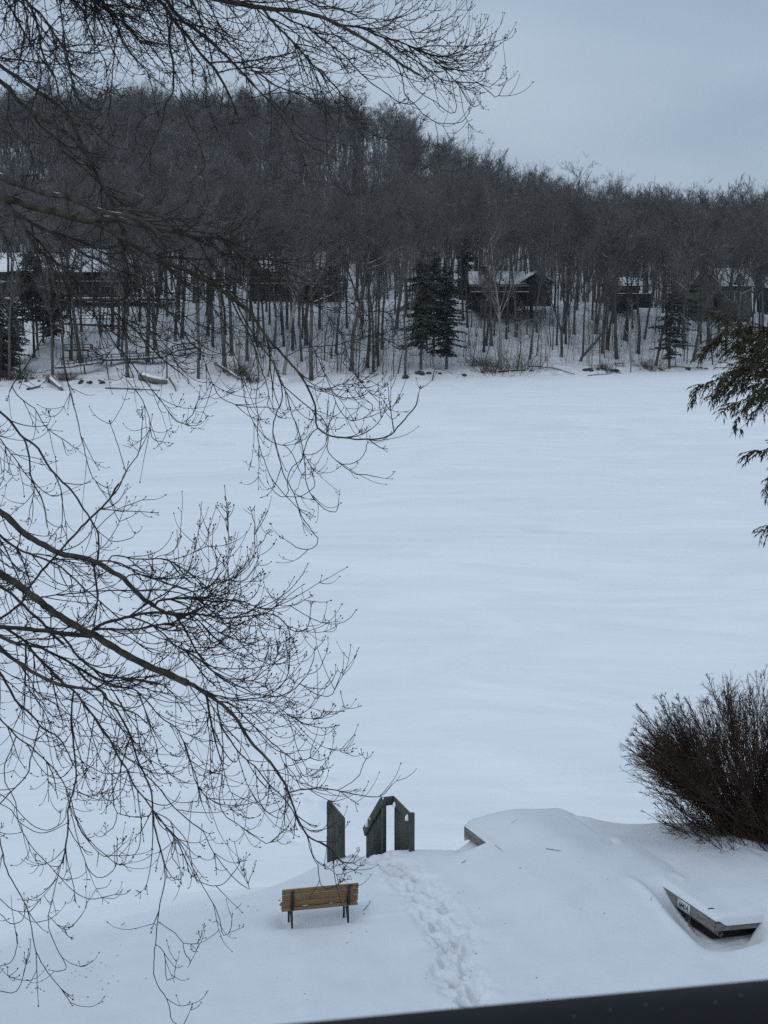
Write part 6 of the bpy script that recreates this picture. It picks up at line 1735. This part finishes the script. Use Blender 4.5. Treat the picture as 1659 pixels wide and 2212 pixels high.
for (u, v, w, k) in TT:
    p = hill_hit(u, v); dia = w / F * p[1] * 1.011
    if dia < .30: key, H = 'pole', trs.uniform(9, 14)
    elif 'f' in k: key, H = 'fork', trs.uniform(19, 22)
    elif 'c' in k: key, H = 'curve', 17
    elif 'r' in k: key, H = 'lean', trs.uniform(19.5, 24)
    else: key, H = ('tall' if trs.rand() < .3 else ('wide' if trs.rand() < .2 else 'straight')), trs.uniform(20, 25.5)
    rot = trs.normal(0, .25) if key in ('lean', 'fork', 'curve') or 'r' in k else None
    r = put_tree(key, p, H, dia, trs, 'p' in k, rot)
    if 'r' in k and key == 'pole': r.rotation_euler = (0, trs.uniform(.12, .25), trs.normal(0, .2))
    recs.append(dict(o=r, u=u, v=v, dia=dia, key=key, k=k, y=p[1], hand=True))
def clear_of_houses(x, y):
    return not any(a <= x <= b and c <= y <= d for a, b, c, d in HOUSES)
target_n = 290; tries = 0
for (ua, ub, k) in ((-10, 292, 6), (548, 700, 8), (1300, 1372, 3), (1018, 1188, 4), (1480, 1612, 6)):      # trees standing close before the house fronts
    for j in range(k):
        u = ua + (ub - ua) * (j + trs.uniform(.15, .85)) / k; y = shore_y(u) + trs.uniform(16, 33); p = hill_at(u, y)
        if not clear_of_houses(p[0], y): continue
        key = trs.choice(['straight', 'tall', 'wide', 'fork'], p=[.4, .25, .25, .1]); dia = trs.uniform(.26, .5)
        r = put_tree(key, p, trs.uniform(18, 23), dia, trs); recs.append(dict(o=r, u=u, v=0, dia=dia, key=key, k='', y=y, hand=False))
while len(recs) < target_n and tries < 6000:
    tries += 1
    u = trs.uniform(-60, 1720); t = 14 + 82 * trs.beta(1.0, 1.7)
    y = shore_y(u) + t; p = hill_at(u, y)
    if not clear_of_houses(p[0], y): continue
    if any(abs(p[0] - q['o'].location.x) < 2.0 and abs(y - q['y']) < 3.0 for q in recs): continue
    # keep the view to the house fronts partly open
    if any(a <= p[0] <= b and c - 12 < y < c for a, b, c, d in HOUSES[3:4]) and trs.rand() < .5: continue
    dia = trs.uniform(.22, .55); key = trs.choice(['straight', 'tall', 'lean', 'fork', 'wide', 'pole'], p=[.42, .22, .06, .1, .12, .08]); H = trs.uniform(10, 14) if key == 'pole' else trs.uniform(18, 24)
    r = put_tree(key, p, H, dia if key != 'pole' else .2, trs)
    recs.append(dict(o=r, u=u, v=0, dia=dia, key=key, k='', y=y, hand=False))
for (u, dy, H, lb) in ((1128, 2, 19, 'flat-topped bare tree rising above the others on the hill shoulder'), (1196, 0, 17, 'left and smaller of two airy bare trees standing against the sky'), (1222, 3, 21, 'right and larger of two airy bare trees standing against the sky'),
                       (1318, 2, 19, 'lone bare tree poking above the low right-hand ridge'), (1008, 2, 20, 'tall bare tree on the steep hill edge above the pointed spruce'), (345, 4, 21, 'broad bare tree rising above the left part of the hill crest'), (268, 4, 20, 'bare round-crowned tree on the hill crest, left of the broad one')):
    p = hill_at(u, float(np.interp(u, _urd, _yrd)) + dy); o = put_tree('wide', p, H, .5, trs); o['category'] = 'tree'; o['label'] = lb; o['group'] = 'bare trees on the skyline'
ORD = ['first', 'second', 'third', 'fourth', 'fifth', 'sixth', 'seventh', 'eighth', 'ninth', 'tenth', 'eleventh', 'twelfth', 'thirteenth', 'fourteenth']
from collections import defaultdict
buck = defaultdict(list)
for q in recs:
    t = q['y'] - shore_y(q['u'])
    reg = next(n for a, b, n in REG if a <= q['u'] < b)
    form = {'lean': 'leaning', 'fork': 'forked', 'curve': 'bent', 'pole': 'sapling'}.get(q['key'], 'stout' if q['dia'] > .62 else ('slim' if q['dia'] < .40 else 'straight'))
    tone = 'pale' if 'p' in q['k'] else 'grey'
    row = 'at waterline' if t < 9 else ('low on bank' if t < 22 else ('high on bank' if t < 46 else 'behind bank'))
    buck[(tone, form, row, reg)].append(q)
for (tone, form, row, reg), qs in buck.items():
    qs.sort(key=lambda q: q['u'])
    for i, q in enumerate(qs):
        o = q['o']; o['category'] = 'tree'; o['group'] = 'bare trees on the far bank'
        o['label'] = f"{tone} {form} bare tree {row} {reg}" + ('' if len(qs) == 1 else f", {ORD[i]} from left")

# reddish brush at the water's edge
def brush(u, v, w, h, label, seed):
    rs = np.random.RandomState(seed); p = hill_hit(u, v); n = 120; mb = MB()
    P = np.stack([rs.normal(0, w * .30, n), rs.normal(0, w * .2, n), np.zeros(n)], 1)
    P[:, 2] = hill_z(P[:, 0] + p[0], P[:, 1] + p[1]) - p[2] - .1
    D = unit(np.stack([P[:, 0] / w * 1.6 + rs.normal(0, .35, n), rs.normal(0, .4, n), np.full(n, 1.0)], 1)); L = h * rs.uniform(.5, 1.1, n)
    K = 5; Q = np.empty((n, K + 1, 3)); Q[:, 0] = P; d = D
    for k in range(1, K + 1): d = unit(d + rs.normal(0, .12, (n, 3))); Q[:, k] = Q[:, k - 1] + d * (L / K)[:, None]
    mb.tubes(Q, np.linspace(.028, .010, K + 1)[None].repeat(n, 0), 3)
    m = rs.randint(0, n, n * 3); kk = rs.randint(1, K, n * 3); d2 = unit(rs.normal(0, .7, (n * 3, 3)) + [0, 0, .7]); e = Q[m, kk] + d2 * (rs.uniform(.3, .9, n * 3) * h * .4)[:, None]
    mb.tubes(np.stack([Q[m, kk], (Q[m, kk] + e) / 2 + rs.normal(0, .04, (n * 3, 3)), e], 1), np.array([[.015, .012, .006]]).repeat(n * 3, 0), 3)
    root = thing('brush_thicket', label, 'bush', p); mb.build('stems', M['brush'], root, world_space=False, kind='stuff')
brush(1112, 800, 7.5, 4.2, 'tall reddish thicket of bare brush below the big lodge gable', 1)
brush(1058, 806, 4.0, 2.2, 'low tangled brush on the shore left of the tall reddish thicket', 2)
brush(1040, 790, 4.0, 2.2, 'thin brush part way up the bank below the lodge deck', 3)
brush(520, 812, 4.0, 3.0, 'twiggy upturned root heap on the shore left of centre', 4)
brush(545, 832, 2.6, 1.3, 'small brown twig pile on the ice edge by the root heap', 5)
brush(1300, 800, 3.0, 1.6, 'low brush beside the mossy stones near the picnic table', 6)
brush(1392, 796, 4.0, 2.2, 'fine brush on the bank below the spruce', 7)
brush(40, 820, 6.0, 2.4, 'dense dark brush pile at the left end of the shore', 8)
brush(148, 822, 3.0, 1.8, 'scrubby brush just right of the thick tilted log', 9)

# ------------------------------------------------------------------ undergrowth and the wooded hill behind: beyond counting
def undergrowth():
    rs = np.random.RandomState(55); n = 2200; u = rs.uniform(-60, 1720, n); t = 3 + 52 * rs.beta(1.1, 1.6, n); y = shore_y(u) + t
    x = (u - 829.5) / F * y * 1.011; ok = np.array([clear_of_houses(a, b) for a, b in zip(x, y)]) & ~((u > 70) & (u < 430) & (rs.rand(n) < .75))
    x, y = x[ok], y[ok]; n = len(x); P = np.stack([x, y, hill_z(x, y) - .2], 1)
    H = rs.gamma(2.2, 1.2, n) + .8; K = 5; Q = np.empty((n, K + 1, 3)); Q[:, 0] = P; d = unit(rs.normal(0, .10, (n, 3)) + [0, 0, 1])
    for k in range(1, K + 1): d = unit(d + rs.normal(0, .06, (n, 3))); Q[:, k] = Q[:, k - 1] + d * (H / K)[:, None]
    R = (.016 + .0045 * H)[:, None] * np.linspace(1, .35, K + 1)[None]; mb = MB(); mb.tubes(Q, R, 3, cap=False)
    m = np.repeat(np.arange(n), 5); kk = rs.randint(1, K + 1, len(m)); d2 = unit(rs.normal(0, .8, (len(m), 3)) + [0, 0, .5]); L = rs.uniform(.15, .45, len(m)) * np.minimum(H[m], 4)
    e = Q[m, kk] + d2 * L[:, None]; mb.tubes(np.stack([Q[m, kk], (Q[m, kk] + e) / 2 + rs.normal(0, .03, (len(m), 3)), e], 1), np.array([[.013, .010, .006]]).repeat(len(m), 0), 3, cap=False)
    o = mb.build('undergrowth', M['brush'], None); o['kind'] = 'stuff'; o['label'] = 'fine bare undergrowth and whips over the far bank'; o['category'] = 'undergrowth'
undergrowth()

def forest():
    rs = np.random.RandomState(66)
    src = bpy.data.collections.new('forest_sources')
    nv = 10
    for i in range(nv):
        t, c = gen_tree(400 + i, H=18, r0=.22, clear=.46, ntw=140, spread=1.1, tr=1.9, nlimb=11)
        nq = [len(q) for q in t.Q], [len(q) for q in t.T], [len(q) for q in c.Q]
        me = MB(); me.V, me.Q, me.T, me.n = t.V + c.V, list(t.Q) + [q + t.n for q in c.Q], list(t.T) + [q + t.n for q in c.T], t.n + c.n
        ms = me.mesh('forest_tree', M['forest_twig'])
        ms.materials.append(M['pale_bark'] if i % 5 == 2 else M['far_bark'])
        a, b = sum(nq[0]), sum(nq[0]) + sum(nq[2]); mi = np.zeros(len(ms.polygons), np.int32); mi[:a] = 1; mi[b:b + sum(nq[1])] = 1; ms.polygons.foreach_set('material_index', mi)
        o = bpy.data.objects.new('forest_tree_%02d' % i, ms); src.objects.link(o)
    N0 = 15000; u = rs.uniform(-160, 1800, N0); f = rs.rand(N0); y0 = shore_y(u) + 74; yr = np.interp(u, _urd, _yrd) + 55
    y = np.sqrt(y0 ** 2 + f * (yr ** 2 - y0 ** 2)); x = (u - 829.5) / F * y * 1.011
    ok = np.array([clear_of_houses(a, b) for a, b in zip(x, y)])
    for (ca, cb, va, vb) in ((705, 765, 385, 480), (765, 835, 360, 420), (515, 537, 440, 545), (1036, 1054, 425, 560), (1040, 1130, 500, 560), (0, 130, 392, 500), (896, 938, 374, 480), (832, 856, 378, 470), (985, 1030, 386, 470)):
        z = hill_z(x, y); vv = project(x, y, z)[1]; ok &= ~((u > ca) & (u < cb) & (vv > va) & (vv < vb) & (rs.rand(N0) < .93))
    ok &= ~((y - shore_y(u) < 135) & (rs.rand(N0) < .45))
    u, x, y = u[ok], x[ok], y[ok]
    # thin by spacing on a jittered grid
    cell = np.floor(x / 4.3).astype(int) * 100000 + np.floor(y / 4.3).astype(int); _, idx = np.unique(cell, return_index=True)
    x, y = x[idx], y[idx]; n = len(x); z = hill_z(x, y)
    V = np.stack([x, y, z - .2], 1)
    me = bpy.data.meshes.new('hill_forest'); me.vertices.add(n); me.vertices.foreach_set('co', V.astype(np.float32).ravel())
    a = me.attributes.new('idx', 'INT', 'POINT'); a.data.foreach_set('value', rs.randint(0, nv, n).astype(np.int32))
    a = me.attributes.new('rot', 'FLOAT_VECTOR', 'POINT'); r = np.stack([rs.normal(0, .04, n), rs.normal(0, .04, n), rs.uniform(0, 6.28, n)], 1); a.data.foreach_set('vector', r.astype(np.float32).ravel())
    s = rs.uniform(.72, 1.12, n) * np.where(rs.rand(n) < .06, 1.25, 1.0); sx = s * rs.uniform(.85, 1.15, n); a = me.attributes.new('sc', 'FLOAT_VECTOR', 'POINT'); a.data.foreach_set('vector', np.stack([sx, sx, s], 1).astype(np.float32).ravel())
    o = bpy.data.objects.new('hill_forest', me); C.objects.link(o); o['kind'] = 'stuff'; o['label'] = 'dense bare forest covering the hill beyond the houses'; o['category'] = 'forest'
    g = bpy.data.node_groups.new('scatter', 'GeometryNodeTree')
    g.interface.new_socket('Geometry', in_out='INPUT', socket_type='NodeSocketGeometry'); g.interface.new_socket('Geometry', in_out='OUTPUT', socket_type='NodeSocketGeometry')
    N, L = g.nodes.new, g.links.new
    gi, go = N('NodeGroupInput'), N('NodeGroupOutput'); ip = N('GeometryNodeInstanceOnPoints'); ci = N('GeometryNodeCollectionInfo')
    ci.inputs['Collection'].default_value = src; ci.inputs['Separate Children'].default_value = True; ci.inputs['Reset Children'].default_value = True
    def attr(nm, ty):
        q = N('GeometryNodeInputNamedAttribute'); q.data_type = ty; q.inputs['Name'].default_value = nm; return q.outputs[0]
    e2r = N('FunctionNodeEulerToRotation'); L(attr('rot', 'FLOAT_VECTOR'), e2r.inputs[0])
    mp = N('GeometryNodeMeshToPoints'); L(gi.outputs[0], mp.inputs[0]); L(mp.outputs[0], ip.inputs['Points'])
    L(ci.outputs[0], ip.inputs['Instance']); ip.inputs['Pick Instance'].default_value = True
    L(attr('idx', 'INT'), ip.inputs['Instance Index']); L(e2r.outputs[0], ip.inputs['Rotation']); L(attr('sc', 'FLOAT_VECTOR'), ip.inputs['Scale'])
    L(ip.outputs[0], go.inputs[0])
    md = o.modifiers.new('scatter', 'NODES'); md.node_group = g
    print('forest trees', n)
forest()

# ------------------------------------------------------------------ the cold air over the lake
def haze():
    m = bpy.data.materials.new('haze'); m.use_nodes = True; nt = m.node_tree; nt.nodes.clear()
    out = nt.nodes.new('ShaderNodeOutputMaterial'); v = nt.nodes.new('ShaderNodeVolumePrincipled')
    v.inputs['Color'].default_value = (0.86, 0.92, 1.0, 1); v.inputs['Density'].default_value = 0.00009; v.inputs['Anisotropy'].default_value = 0.0
    nt.links.new(v.outputs[0], out.inputs['Volume'])
    mb = MB(); mb.box((0, 470, 64), (1600, 1300, 140)); o = mb.build('haze', m); o['kind'] = 'stuff'; o['label'] = 'thin cold winter haze over the lake'; o['category'] = 'haze'
haze()
